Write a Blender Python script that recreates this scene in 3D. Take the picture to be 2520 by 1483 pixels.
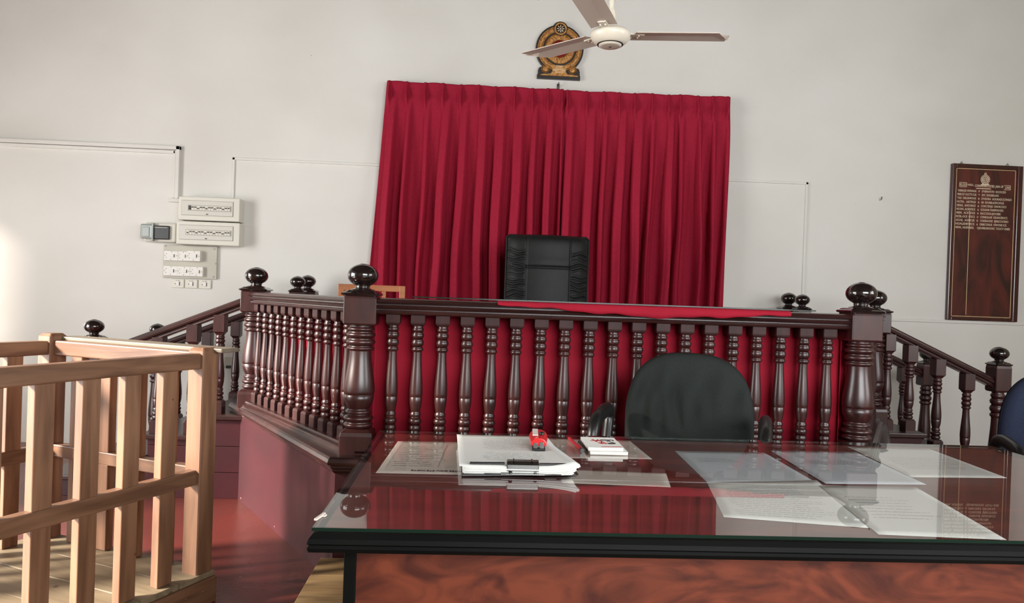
import bpy, bmesh, math, random
from mathutils import Vector, Matrix
random.seed(7)
for o in list(bpy.data.objects): bpy.data.objects.remove(o)
S = bpy.context.scene; COL = S.collection
PI = math.pi; R = math.radians
# ------------------------------------------------------------------ camera, world, lights, exposure
yaw, pitch, roll = R(3.0), R(-.36), R(2.02)
Fw = Vector((math.sin(yaw)*math.cos(pitch), math.cos(yaw)*math.cos(pitch), math.sin(pitch)))
Rt = Vector((math.cos(yaw), -math.sin(yaw), 0)); Up = Rt.cross(Fw)
R2 = Rt*math.cos(roll)+Up*math.sin(roll); U2 = -Rt*math.sin(roll)+Up*math.cos(roll)
cd = bpy.data.cameras.new('camera'); cam = bpy.data.objects.new('camera', cd); COL.objects.link(cam)
cd.sensor_width = 36; cd.lens = 36*1820/2520; cd.clip_start = .02
M = Matrix((R2, U2, -Fw)).transposed().to_4x4(); M.translation = Vector((0, 0, 1.17)); cam.matrix_world = M
S.camera = cam
S.view_settings.view_transform = 'Standard'; S.view_settings.look = 'None'
S.view_settings.gamma = 1; S.view_settings.use_curve_mapping = False
S.view_settings.exposure = 0.15
W = bpy.data.worlds.new('world'); S.world = W; W.use_nodes = True
W.node_tree.nodes['Background'].inputs[0].default_value = (.90, .95, 1, 1)
W.node_tree.nodes['Background'].inputs[1].default_value = 1.2

def area(name, loc, rot, sx, sy, power, col):
    l = bpy.data.lights.new(name, 'AREA'); l.shape = 'RECTANGLE'; l.size = sx; l.size_y = sy
    l.energy = power; l.color = col
    o = bpy.data.objects.new(name, l); COL.objects.link(o); o.location = loc; o.rotation_euler = rot
    return o
# daylight entering by the openings of the room (left wall, right wall, wall behind the camera)
area('daylight_left_door', (-4.55, 1.7, 1.5), (0, R(-90), 0), 2.5, 2.8, 225, (.99, .99, .985))
area('daylight_left_window', (-4.55, 5.27, 1.4), (0, R(-90), 0), 1.1, .33, 16, (1, .97, .92))
area('daylight_right_window', (4.95, .6, 1.9), (0, R(90), 0), 1.8, 2.4, 95, (.95, .98, 1))
area('daylight_rear_window', (2.0, -2.05, 2.0), (R(90), 0, 0), 3.6, 1.7, 262, (.97, .99, 1))
sl = bpy.data.lights.new('low_sun', 'SUN'); sl.energy = 17; sl.angle = R(9); sl.color = (1, .88, .76)
so_ = bpy.data.objects.new('low_sun', sl); COL.objects.link(so_); so_.location = (-7, 0, 3)
so_.rotation_euler = Vector((math.cos(R(20))*math.cos(R(22)), math.sin(R(20))*math.cos(R(22)), -math.sin(R(22)))).to_track_quat('-Z', 'Y').to_euler()

# ------------------------------------------------------------------ materials
def lin(c):
    return tuple((x/12.92 if x <= .04045 else ((x+.055)/1.055)**2.4) for x in [v/255 for v in c])+(1,)
def mat(name, c1, c2=None, sc=(4, 4, 4), rough=.5, rvar=0, metal=0, spec=.5, coat=0, coatr=.1, bump=0, bsc=None, detail=5, dist=0, rnd=0, lo=.35, hi=.65, sheen=0, spots=None):
    m = bpy.data.materials.new(name); m.use_nodes = True; nt = m.node_tree; N = nt.nodes; L = nt.links
    b = N['Principled BSDF']
    b.inputs['Roughness'].default_value = rough; b.inputs['Metallic'].default_value = metal
    b.inputs['Specular IOR Level'].default_value = spec
    b.inputs['Coat Weight'].default_value = coat; b.inputs['Coat Roughness'].default_value = coatr
    if sheen:
        b.inputs['Sheen Weight'].default_value = sheen; b.inputs['Sheen Roughness'].default_value = .4
        b.inputs['Sheen Tint'].default_value = lin(c1)
    b.inputs['Base Color'].default_value = lin(c1)
    tc = N.new('ShaderNodeTexCoord'); mp = N.new('ShaderNodeMapping'); mp.inputs['Scale'].default_value = sc
    L.new(tc.outputs['Object'], mp.inputs['Vector'])
    n = N.new('ShaderNodeTexNoise'); n.inputs['Scale'].default_value = 1; n.inputs['Detail'].default_value = detail
    n.inputs['Distortion'].default_value = dist
    if rnd:
        oi = N.new('ShaderNodeObjectInfo'); ad = N.new('ShaderNodeVectorMath'); ad.operation = 'ADD'
        ml = N.new('ShaderNodeMath'); ml.operation = 'MULTIPLY'; ml.inputs[1].default_value = 37
        L.new(oi.outputs['Random'], ml.inputs[0]); L.new(mp.outputs[0], ad.inputs[0]); L.new(ml.outputs[0], ad.inputs[1])
        L.new(ad.outputs[0], n.inputs['Vector'])
    else: L.new(mp.outputs[0], n.inputs['Vector'])
    cur = None
    if c2:
        cr = N.new('ShaderNodeValToRGB'); cr.color_ramp.elements[0].position = lo; cr.color_ramp.elements[1].position = hi
        cr.color_ramp.elements[0].color = lin(c1); cr.color_ramp.elements[1].color = lin(c2)
        L.new(n.outputs[0], cr.inputs[0]); cur = cr.outputs[0]
    if spots:   # (scale, threshold, colour)
        s = N.new('ShaderNodeTexNoise'); s.inputs['Scale'].default_value = spots[0]; s.inputs['Detail'].default_value = 3
        L.new(tc.outputs['Object'], s.inputs['Vector'])
        r = N.new('ShaderNodeValToRGB'); r.color_ramp.elements[0].position = spots[1]; r.color_ramp.elements[1].position = spots[1]+.03
        L.new(s.outputs[0], r.inputs[0])
        mx = N.new('ShaderNodeMix'); mx.data_type = 'RGBA'; L.new(r.outputs[0], mx.inputs[0])
        if cur: L.new(cur, mx.inputs[6])
        else: mx.inputs[6].default_value = lin(c1)
        mx.inputs[7].default_value = lin(spots[2]); cur = mx.outputs[2]
    if cur: L.new(cur, b.inputs['Base Color'])
    if rvar:
        mr = N.new('ShaderNodeMapRange'); mr.inputs[3].default_value = rough-rvar; mr.inputs[4].default_value = rough+rvar
        L.new(n.outputs[0], mr.inputs[0]); L.new(mr.outputs[0], b.inputs['Roughness'])
    if bump:
        bp = N.new('ShaderNodeBump'); bp.inputs['Strength'].default_value = bump; bp.inputs['Distance'].default_value = .01
        if bsc:
            n2 = N.new('ShaderNodeTexNoise'); n2.inputs['Scale'].default_value = bsc; n2.inputs['Detail'].default_value = 4
            L.new(tc.outputs['Object'], n2.inputs['Vector']); L.new(n2.outputs[0], bp.inputs['Height'])
        else: L.new(n.outputs[0], bp.inputs['Height'])
        L.new(bp.outputs[0], b.inputs['Normal'])
    return m
MT = {}
MT['wall'] = mat('wall_plaster', (224, 222, 216), (215, 212, 205), (.9, .9, 1.3), rough=.85, spec=.2, bump=.12, bsc=9, spots=(14, .755, (176, 168, 160)))
MT['ceil'] = mat('dim_unseen_ceiling', (84, 74, 64), (74, 66, 58), rough=.9, spec=.1)  # unseen ceiling given an invented dark tone to cut bounced fill light
MT['cream'] = mat('dim_unseen_wall', (178, 168, 150), (168, 158, 140), rough=.85, spec=.1)  # right wall and wall behind camera, unseen, toned down to lessen fill
MT['floor'] = mat('floor_red_cement', (104, 46, 40), (86, 42, 37), (1.6, 1.6, 1.6), rough=.28, rvar=.1, bump=.05, bsc=30, detail=8, spots=(9, .74, (150, 84, 76)))
MT['mahog'] = mat('mahogany_varnish', (44, 19, 19), (62, 29, 27), (26, 26, 5), rough=.36, coat=.4, coatr=.24, rnd=1, bump=.04)
MT['mahogh'] = mat('mahogany_rail', (40, 20, 19), (58, 31, 29), (4, 26, 26), rough=.34, coat=.4, coatr=.22, bump=.04)
MT['mahogb'] = mat('mahogany_satin_block', (46, 24, 24), (60, 34, 32), (26, 26, 5), rough=.55, spec=.3, rnd=1)
MT['ball'] = mat('dark_varnished_ball', (22, 15, 14), (36, 22, 20), (14, 14, 14), rough=.16, coat=.8, coatr=.06)
MT['base'] = mat('bench_side_paint', (66, 31, 36), (57, 28, 32), (2, 2, 5), rough=.33, rvar=.08, spots=(22, .74, (180, 140, 132)), bump=.03)
MT['teakv'] = mat('teak_vertical', (102, 70, 50), (138, 101, 75), (24, 24, 2.2), rough=.5, rnd=1, bump=.12, dist=.5, spots=(16, .73, (82, 48, 32)))
MT['teakh'] = mat('teak_horizontal', (96, 66, 48), (128, 94, 70), (3, 3, 26), rough=.45, rnd=1, bump=.12, dist=.5, spots=(16, .73, (82, 48, 32)))
MT['plank'] = mat('pale_floor_plank', (118, 104, 82), (140, 126, 102), (3, 22, 22), rough=.6, rnd=1, bump=.1, dist=.8, spots=(11, .7, (96, 74, 54)))
MT['greyw'] = mat('greyed_ledge_wood', (104, 94, 80), (122, 110, 94), (3, 22, 22), rough=.5)
MT['dais'] = mat('dais_plank', (122, 98, 66), (154, 128, 90), (2.5, 24, 24), rough=.6, rnd=1, bump=.1, dist=1.2, spots=(10, .68, (62, 44, 30)))
MT['ttop'] = mat('table_top_wood', (132, 54, 42), (96, 38, 32), (3, 15, 4), rough=.35, dist=.7, detail=8, spots=(55, .79, (200, 150, 138)))
MT['panel'] = mat('table_front_wood', (118, 56, 36), (72, 30, 21), (4.2, 3, 12), rough=.4, dist=2.6, detail=9, lo=.38, hi=.66, spots=(6.5, .68, (72, 28, 20)))
MT['edge'] = mat('black_edging', (10, 11, 11), (15, 16, 15), rough=.5, spec=.08)
MT['curtain'] = mat('crimson_curtain', (158, 30, 54), (148, 27, 50), (60, 60, 60), rough=.8, spec=.15, bump=.05, bsc=900)
MT['cloth'] = mat('red_cloth', (160, 28, 48), (150, 26, 45), (5, 5, 5), rough=.8, spec=.15)
MT['leather'] = mat('black_leather', (19, 20, 20), (24, 25, 24), (30, 30, 30), rough=.5, spec=.25, bump=.08, bsc=180)
MT['fabric'] = mat('charcoal_fabric', (36, 40, 39), (43, 47, 45), (300, 300, 300), rough=.9, spec=.2, bump=.15, bsc=500)
MT['navy'] = mat('navy_fabric', (36, 42, 60), (44, 51, 72), (300, 300, 300), rough=.9, spec=.2, bump=.15, bsc=600)
MT['bplas'] = mat('black_plastic', (20, 20, 20), rough=.35)
MT['metal'] = mat('chrome_metal', (170, 170, 170), rough=.18, metal=1)
MT['clipm'] = mat('clip_metal', (112, 114, 112), rough=.22, metal=1)
MT['gold'] = mat('gold_paint', (196, 148, 82), (150, 92, 42), (60, 60, 60), rough=.42, metal=.35, bump=.3, bsc=160)
MT['goldl'] = mat('pale_gold_line', (226, 196, 150), rough=.4, metal=.2)
MT['letter'] = mat('cream_lettering', (224, 206, 178), rough=.5)
MT['emb_b'] = mat('emblem_black', (30, 25, 22), (40, 34, 30), rough=.4)
MT['emb_r'] = mat('emblem_red', (128, 26, 30), rough=.4)
MT['ivory'] = mat('ivory_plastic', (216, 213, 200), rough=.45)
MT['white'] = mat('white_plastic', (224, 221, 213), rough=.4)
MT['greyp'] = mat('grey_board', (192, 188, 174), (184, 180, 166), rough=.55)
MT['greyc'] = mat('smoky_cover', (150, 158, 152), rough=.2)
MT['door'] = mat('door_ivory', (206, 203, 192), rough=.4)
MT['gap'] = mat('thin_gap', (128, 124, 114), rough=.6)
MT['dark'] = mat('dark_slot', (62, 58, 54), rough=.5)
MT['strip'] = mat('breaker_grey', (176, 172, 160), rough=.5)
MT['fan'] = mat('fan_cream', (226, 218, 200), rough=.35, coat=.2)
MT['blade'] = mat('fan_blade', (208, 194, 180), rough=.45)
MT['paper'] = mat('white_paper', (246, 247, 242), rough=.8, spec=.2)
MT['paperc'] = mat('clipboard_paper', (222, 223, 219), rough=.8, spec=.2)
MT['paperg'] = mat('bluish_paper', (222, 227, 234), rough=.8, spec=.2)
MT['paperp'] = mat('aged_paper', (232, 220, 210), rough=.8, spec=.2)
MT['ink'] = mat('grey_ink', (158, 156, 154), rough=.8)
MT['inkd'] = mat('dark_ink', (50, 40, 44), rough=.8)
MT['red'] = mat('red_plastic', (214, 30, 34), rough=.3, coat=.4)
MT['redi'] = mat('red_ink', (190, 30, 46), rough=.6)
MT['lwood'] = mat('light_brown_chair_wood', (182, 116, 72), (164, 100, 60), (4, 20, 20), rough=.4, coat=.2)
MT['board'] = mat('honours_board_wood', (96, 40, 32), (52, 26, 22), (7, 7, 2.2), rough=.28, coat=.3, dist=1.5, detail=7)
MT['frame'] = mat('honours_board_frame', (70, 28, 24), (50, 22, 20), (20, 20, 4), rough=.26, coat=.5)
MT['winf'] = mat('window_paint', (150, 140, 128), rough=.5)
def glassmat(name, tint, ior=1.5):
    m = bpy.data.materials.new(name); m.use_nodes = True; nt = m.node_tree; nt.nodes.clear()
    o = nt.nodes.new('ShaderNodeOutputMaterial'); mx = nt.nodes.new('ShaderNodeMixShader')
    ge = nt.nodes.new('ShaderNodeNewGeometry'); dp = nt.nodes.new('ShaderNodeVectorMath'); dp.operation = 'DOT_PRODUCT'
    nt.links.new(ge.outputs['Incoming'], dp.inputs[0]); nt.links.new(ge.outputs['Normal'], dp.inputs[1])
    def mth(op, a, b):
        q = nt.nodes.new('ShaderNodeMath'); q.operation = op
        for i_, v_ in enumerate((a, b)):
            if v_ is None: continue
            if isinstance(v_, (int, float)): q.inputs[i_].default_value = v_
            else: nt.links.new(v_, q.inputs[i_])
        return q.outputs[0]
    f0 = ((ior-1)/(ior+1))**2   # Schlick reflectance, the same from above and from below
    F = mth('ADD', mth('MULTIPLY', mth('POWER', mth('SUBTRACT', 1.0, mth('ABSOLUTE', dp.outputs['Value'], None)), 5.0), 1-f0), f0)
    F = mth('DIVIDE', mth('MULTIPLY', F, 1.9), mth('ADD', F, 1.0))   # both faces of the pane reflect
    t = nt.nodes.new('ShaderNodeBsdfTransparent'); t.inputs[0].default_value = tint
    g = nt.nodes.new('ShaderNodeBsdfGlossy'); g.inputs['Roughness'].default_value = .012
    nt.links.new(F, mx.inputs[0]); nt.links.new(t.outputs[0], mx.inputs[1]); nt.links.new(g.outputs[0], mx.inputs[2])
    nt.links.new(mx.outputs[0], o.inputs[0]); return m
def clearmat(name, tint):
    m = bpy.data.materials.new(name); m.use_nodes = True; nt = m.node_tree; nt.nodes.clear()
    o = nt.nodes.new('ShaderNodeOutputMaterial'); t = nt.nodes.new('ShaderNodeBsdfTransparent'); t.inputs[0].default_value = tint
    nt.links.new(t.outputs[0], o.inputs[0]); return m
MT['glass'] = glassmat('glass_top', (.99, 1, .99, 1), 1.52)
MT['glassb'] = clearmat('glass_under', (1, 1, 1, 1))
MT['glasse'] = mat('glass_edge_green', (18, 40, 32), rough=.15)

# ------------------------------------------------------------------ mesh helpers
class MB:
    def __init__(s): s.v = []; s.f = []; s.m = []; s.sm = []
    def add(s, vs, fs, mi=0, smooth=False):
        k = len(s.v); s.v += [tuple(v) for v in vs]
        for f in fs: s.f.append([i+k for i in f]); s.m.append(mi); s.sm.append(smooth)
        return s
    def box(s, x0, x1, y0, y1, z0, z1, mi=0, T=None):
        vs = [Vector((x, y, z)) for z in (z0, z1) for y in (y0, y1) for x in (x0, x1)]
        if T: vs = [T @ v for v in vs]
        return s.add(vs, [(0, 2, 3, 1), (4, 5, 7, 6), (0, 1, 5, 4), (2, 6, 7, 3), (0, 4, 6, 2), (1, 3, 7, 5)], mi)
    def lathe(s, prof, seg=20, c=(0, 0, 0), mi=0, T=None, cap=True):
        vs = []; n = len(prof)
        for r, z in prof:
            for k in range(seg):
                a = 2*PI*k/seg; vs.append(Vector((c[0]+r*math.cos(a), c[1]+r*math.sin(a), c[2]+z)))
        fs = [(i*seg+k, i*seg+(k+1) % seg, (i+1)*seg+(k+1) % seg, (i+1)*seg+k) for i in range(n-1) for k in range(seg)]
        if T: vs = [T @ v for v in vs]
        s.add(vs, fs, mi, True)
        if cap: s.add([vs[k] for k in range(seg)][::-1], [tuple(range(seg))], mi); s.add([vs[(n-1)*seg+k] for k in range(seg)], [tuple(range(seg))], mi)
        return s
    def sq(s, secs, c=(0, 0, 0), ch=.12, mi=0, ang=0):   # stacked square sections with chamfered corners: (half width, z)
        vs = []; n = len(secs)
        for w, z in secs:
            q = w*(1-ch)
            for x, y in ((q, -w), (w, -q), (w, q), (q, w), (-q, w), (-w, q), (-w, -q), (-q, -w)):
                vs.append((c[0]+x*math.cos(ang)-y*math.sin(ang), c[1]+x*math.sin(ang)+y*math.cos(ang), c[2]+z))
        fs = [(i*8+k, i*8+(k+1) % 8, (i+1)*8+(k+1) % 8, (i+1)*8+k) for i in range(n-1) for k in range(8)]
        fs += [tuple(range(8))[::-1], tuple(range((n-1)*8, n*8))]
        return s.add(vs, fs, mi)
    def prism(s, poly, z0, z1, mi=0, T=None):    # polygon in xy extruded in z
        n = len(poly); vs = [Vector((x, y, z0)) for x, y in poly]+[Vector((x, y, z1)) for x, y in poly]
        if T: vs = [T @ v for v in vs]
        return s.add(vs, [tuple(range(n))[::-1], tuple(range(n, 2*n))]+[(k, (k+1) % n, n+(k+1) % n, n+k) for k in range(n)], mi)
    def sweep(s, prof, pts, mi=0, smooth=False):   # profile (side, up) carried along points; side = horizontal right of travel
        vs = []; n = len(prof); P = [Vector(p) for p in pts]
        for i, p in enumerate(P):
            d0 = (P[i]-P[i-1]) if i else (P[1]-P[0]); d1 = (P[i+1]-P[i]) if i < len(P)-1 else d0
            h0 = Vector((d0.x, d0.y, 0)).normalized(); h1 = Vector((d1.x, d1.y, 0)).normalized()
            r0 = Vector((h0.y, -h0.x, 0)); r1 = Vector((h1.y, -h1.x, 0)); r = (r0+r1).normalized(); r = r/max(.3, r.dot(r0))
            for a, b in prof: vs.append(p+r*a+Vector((0, 0, b)))
        fs = [(i*n+k, (i+1)*n+k, (i+1)*n+(k+1) % n, i*n+(k+1) % n) for i in range(len(P)-1) for k in range(n)]
        fs += [tuple(range(n)), tuple(range((len(P)-1)*n, len(P)*n))[::-1]]
        return s.add(vs, fs, mi, smooth)
    def tube(s, pts, r, seg=10, mi=0, flat=1.0):
        P = [Vector(p) for p in pts]; vs = []; up = Vector((0, 0, 1)); prev = None
        for i, p in enumerate(P):
            t = (P[min(i+1, len(P)-1)]-P[max(i-1, 0)]).normalized()
            if prev is None: a = t.orthogonal().normalized()
            else: a = (prev-t*prev.dot(t)).normalized()
            prev = a; b = t.cross(a); rr = r[i] if isinstance(r, (list, tuple)) else r
            for k in range(seg):
                q = 2*PI*k/seg; vs.append(p+a*rr*math.cos(q)+b*rr*flat*math.sin(q))
        fs = [(i*seg+k, i*seg+(k+1) % seg, (i+1)*seg+(k+1) % seg, (i+1)*seg+k) for i in range(len(P)-1) for k in range(seg)]
        s.add(vs, fs, mi, True)
        s.add([vs[k] for k in range(seg)][::-1], [tuple(range(seg))], mi); s.add(vs[-seg:], [tuple(range(seg))], mi)
        return s
    def mesh(s, name, mats):
        me = bpy.data.meshes.new(name); me.from_pydata(s.v, [], s.f)
        for m in mats: me.materials.append(m)
        for p, mi, sm in zip(me.polygons, s.m, s.sm): p.material_index = mi; p.use_smooth = sm
        bm = bmesh.new(); bm.from_mesh(me); bmesh.ops.recalc_face_normals(bm, faces=bm.faces); bm.to_mesh(me); bm.free()
        return me
    def build(s, name, m, parent=None, bevel=0, kind=None, loc=None, rotz=0):
        ms = [MT[k] for k in (m if isinstance(m, (list, tuple)) else [m])]
        o = bpy.data.objects.new(name, s.mesh(name, ms)); COL.objects.link(o)
        if parent: o.parent = parent
        if bevel:
            b = o.modifiers.new('bevel', 'BEVEL'); b.width = bevel; b.segments = 2; b.limit_method = 'ANGLE'; b.angle_limit = R(40)
        if kind: o['kind'] = kind
        if loc: o.location = loc
        if rotz: o.rotation_euler.z = rotz
        return o
def empty(name, loc=(0, 0, 0), rz=0, label=None, cat=None, group=None):
    o = bpy.data.objects.new(name, None); COL.objects.link(o); o.empty_display_size = .05
    o.location = loc; o.rotation_euler.z = rz
    return tag(o, label, cat, group)
def tag(o, label=None, cat=None, group=None):
    if label: o['label'] = label
    if cat: o['category'] = cat
    if group: o['group'] = group
    return o
def copyo(o, parent=None, loc=None, rz=None):
    c = o.copy(); COL.objects.link(c)
    if parent: c.parent = parent
    if loc is not None: c.location = loc
    if rz is not None: c.rotation_euler.z = rz
    for ch in [k for k in bpy.data.objects if k.parent == o]:
        d = ch.copy(); COL.objects.link(d); d.parent = c
    return c
def zplane(poly, z0, z1): return MB().prism(poly, z0, z1)
def text(name, body, size, m, parent, Mx, align='LEFT', width=None, ex=.0003):
    cu = bpy.data.curves.new(name, 'FONT'); cu.body = body; cu.size = size; cu.extrude = ex; cu.align_x = align; cu.resolution_u = 2
    cu.offset = size*.012
    t = bpy.data.objects.new(name, cu); COL.objects.link(t); bpy.context.view_layer.update()
    dg = bpy.context.evaluated_depsgraph_get(); me = bpy.data.meshes.new_from_object(t.evaluated_get(dg))
    bpy.data.objects.remove(t); me.materials.clear(); me.materials.append(MT[m])
    if width and len(me.vertices):
        xs = [v.co.x for v in me.vertices]; w = max(xs)-min(xs); x0 = min(xs); k = width/w
        for v in me.vertices: v.co.x = (v.co.x-x0)*k
    me.transform(Mx)
    o = bpy.data.objects.new(name, me); COL.objects.link(o); o.parent = parent; return o

# ------------------------------------------------------------------ room shell
XL, XR, YB, YF, ZC = -4.3, 4.7, 5.5, -1.8, 3.9
def wall(name, ax, lo, hi, pos, th, ops, m='wall'):
    us = sorted({lo, hi}|{o[0] for o in ops}|{o[1] for o in ops}); zs = sorted({0, ZC}|{o[2] for o in ops}|{o[3] for o in ops})
    b = MB()
    for i in range(len(us)-1):
        for j in range(len(zs)-1):
            um, zm = (us[i]+us[i+1])/2, (zs[j]+zs[j+1])/2
            if any(o[0] < um < o[1] and o[2] < zm < o[3] for o in ops): continue
            if ax == 'y': b.box(us[i], us[i+1], pos, pos+th, zs[j], zs[j+1])
            else: b.box(pos, pos+th, us[i], us[i+1], zs[j], zs[j+1])
    return b.build(name, m, kind='structure')
MB().box(XL-.2, XR+.2, YF-.2, YB+.2, -.12, 0).build('floor', 'floor', kind='structure')
MB().box(XL-.2, XR+.2, YF-.2, YB+.2, ZC, ZC+.1).build('ceiling', 'ceil', kind='structure')
wall('wall_back', 'y', XL-.2, XR+.2, YB, .2, [])
wall('wall_left', 'x', YF, YB, XL-.2, .2, [(.5, 3.1, .1, 2.6), (5.12, 5.44, .85, 1.97)])
wall('wall_right', 'x', YF, YB, XR, .2, [(-.6, 1.8, 1.0, 2.8)], 'cream')
wall('wall_front', 'y', XL-.2, XR+.2, YF-.2, .2, [(0, 3.6, 1.15, 2.85)], 'cream')
def winframe(name, ax, lo, hi, z0, z1, pos, nu, nz, t=.05):
    b = MB(); d = .06
    def bar(u0, u1, a, c):
        if ax == 'y': b.box(u0, u1, pos-d/2, pos+d/2, a, c)
        else: b.box(pos-d/2, pos+d/2, u0, u1, a, c)
    bar(lo, hi, z0, z0+t); bar(lo, hi, z1-t, z1)
    for k in range(nu+1):
        u = lo+(hi-lo)*k/nu; bar(max(lo, u-t/2), min(hi, u+t/2), z0, z1)
    for k in range(1, nz): z = z0+(z1-z0)*k/nz; bar(lo, hi, z-.02, z+.02)
    return b.build(name, 'winf', kind='structure')
winframe('window_1', 'x', 5.12, 5.44, .85, 1.97, XL-.1, 1, 1, .02)
winframe('door_1', 'x', .5, 3.1, .1, 2.6, XL-.1, 2, 1)
winframe('window_2', 'x', -.6, 1.8, 1.0, 2.8, XR+.1, 3, 2)
winframe('window_3', 'y', 0, 3.6, 1.15, 2.85, YF-.1, 4, 2)

# ------------------------------------------------------------------ judge's bench
NL, NR = Vector((-.457, 3.08, 0)), Vector((1.655, 3.08, 0)); ML, MR = Vector((-1.212, 4.2, 0)), Vector((2.342, 4.2, 0))
LZ = .51
bench = empty('judges_bench', (.6, 3.08, 0), 0, 'dark mahogany judge\'s bench with turned balusters and ball-topped posts', 'bench')
BO = Vector((-.6, -3.08, 0))
def bb(mb, name, m, **k):
    o = mb.build(name, m, bench, **k); o.location = Vector(o.location)+BO; return o
# base panels and ledge
bb(MB().prism([(-.53, 3.0), (1.73, 3.0), (1.73, 3.03), (-.53, 3.03)], .0, .47), 'front_panel', 'base')
bb(MB().prism([(-.53, 3.0), (-1.34, 4.28), (-1.31, 4.30), (-.50, 3.03)], 0, .47), 'side_panel', 'base')
bb(MB().prism([(1.73, 3.0), (2.46, 4.28), (2.43, 4.30), (1.70, 3.03)], 0, .47), 'side_panel', 'base')
led = [(0, .44), (.012, .452), (.012, .458), (.022, .466), (.022, .474), (.036, .480), (.04, .490), (.034, .503), (.026, .51), (-.17, .51), (-.17, .47), (-.02, .47)]
pth = [(-1.345, 4.33, 0), (-.53, 2.985, 0), (1.73, 2.985, 0), (2.475, 4.33, 0)]
def offs(p, d): return p
def bsweep(prof, pts, name, m, **k):
    return bb(MB().sweep([(a, b) for a, b in prof], pts), name, m, **k)
bsweep(led, pth, 'ledge', 'mahogh')
sil = [(-.06, .505), (-.06, .545), (.05, .545), (.056, .538), (.05, .53), (.066, .524), (.066, .516), (.074, .508), (.074, .502), (-.06, .502)]
for a, b in ((ML, NL), (NL, NR), (NR, MR)): bsweep(sil, [a, b], 'sill', 'mahogh')
rail = [(-.05, 1.08), (.03, 1.08), (.042, 1.084), (.046, 1.09), (.042, 1.096), (.034, 1.098), (.034, 1.102), (.048, 1.105), (.054, 1.111), (.048, 1.117), (.038, 1.119),
        (.038, 1.123), (.054, 1.126), (.062, 1.132), (.056, 1.138), (.05, 1.143), (.04, 1.146), (-.05, 1.146)]
for a, b in ((ML, NL), (NL, NR), (NR, MR)): bsweep(rail, [a, b], 'top_rail', 'mahogh')
# desktop
bb(MB().prism([(-.44, 3.12), (1.64, 3.12), (1.98, 3.64), (-.80, 3.64)], 1.115, 1.144), 'desktop', 'mahogh')
# inner cloth lining behind the balusters
def lining(a, b, name, s0=0, s1=1):
    n = 60; a = Vector(a); b = Vector(b); d = (b-a).normalized(); q = Vector((-d.y, d.x, 0)); vs = []
    for i in range(n+1):
        t = s0+(s1-s0)*i/n; p = a.lerp(b, t)+q*(.07+.004*math.sin(t*70)+.003*math.sin(t*31))
        vs += [(p.x, p.y, .53), (p.x, p.y, 1.117)]
    m = MB().add(vs, [(2*i, 2*i+2, 2*i+3, 2*i+1) for i in range(n)], 0, True)
    o = bb(m, name, 'cloth'); s = o.modifiers.new('thick', 'SOLIDIFY'); s.thickness = .003; return o
lining(NL, NR, 'cloth_lining'); lining(ML, NL, 'cloth_lining', .35, 1); lining(NR, MR, 'cloth_lining', 0, .65)
# floor platform behind bench
bb(MB().prism([(-.5, 3.05), (1.70, 3.05), (2.35, 4.2), (2.35, 5.48), (-1.22, 5.48), (-1.22, 4.2)], .40, .465), 'platform', 'mahogh')

def ring(z0, z1, ri, ro, n=4):
    return [(ri+(ro-ri)*math.sin(PI*k/n), z0+(z1-z0)*k/n) for k in range(n+1)]
def turning(z0, z1, Rr, mn=.72):
    L = z1-z0; z = lambda t: z0+L*t; p = []
    p += ring(z(0), z(.062), .74*Rr, .98*Rr)+ring(z(.062), z(.13), .74*Rr, 1.0*Rr)+ring(z(.13), z(.185), .7*Rr, .88*Rr)
    p += [(.72*Rr, z(.19)), (.84*Rr, z(.225)), (.95*Rr, z(.27)), (.99*Rr, z(.318)), (.95*Rr, z(.323)), (.95*Rr, z(.33)), (1.0*Rr, z(.335))]
    for t in (.36, .40, .44, .48, .53, .58, .64, .70, .745):
        s = (t-.36)/.385; s = s*s*(3-2*s); p.append((Rr*(1+.01)*(1-s)+Rr*mn*s, z(t)))
    p += [(mn*Rr, z(.75))]+ring(z(.752), z(.80), mn*Rr, .93*Rr)+ring(z(.80), z(.875), .72*Rr, .97*Rr)+ring(z(.875), z(.94), .74*Rr, .97*Rr)+ring(z(.94), z(.985), .74*Rr, .9*Rr)
    p += [(.78*Rr, z(1))]
    return p
def baluster_mesh(zb, zt, w=.029, r=.0268, bb_=.055, tb=.045):
    m = MB()
    m.sq([(w, zb), (w, zb+bb_*.78), (w*.9, zb+bb_*.93), (w*.72, zb+bb_)], ch=.06, mi=1)
    m.lathe(turning(zb+bb_, zt-tb, r, .67), 16, cap=False)
    m.sq([(w*.74, zt-tb), (w*.95, zt-tb*.85), (w, zt-tb*.72), (w, zt)], ch=.06, mi=1)
    return m
def newel_mesh(zb, zt, w=.066, r=.0625, bbk=.10, tbk=.125, seg=28):
    m = MB()
    m.sq([(w, zb), (w, zb+bbk*.72), (w*.95, zb+bbk*.87), (w*.8, zb+bbk*.97), (w*.7, zb+bbk)], ch=.07)
    m.lathe(turning(zb+bbk, zt-tbk, r), seg, cap=False)
    m.sq([(w*.8, zt-tbk), (w*.93, zt-tbk*.98), (w, zt-tbk*.93), (w, zt-tbk*.12), (w*.95, zt-tbk*.03), (w*.8, zt)], ch=.07)
    return m
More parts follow.
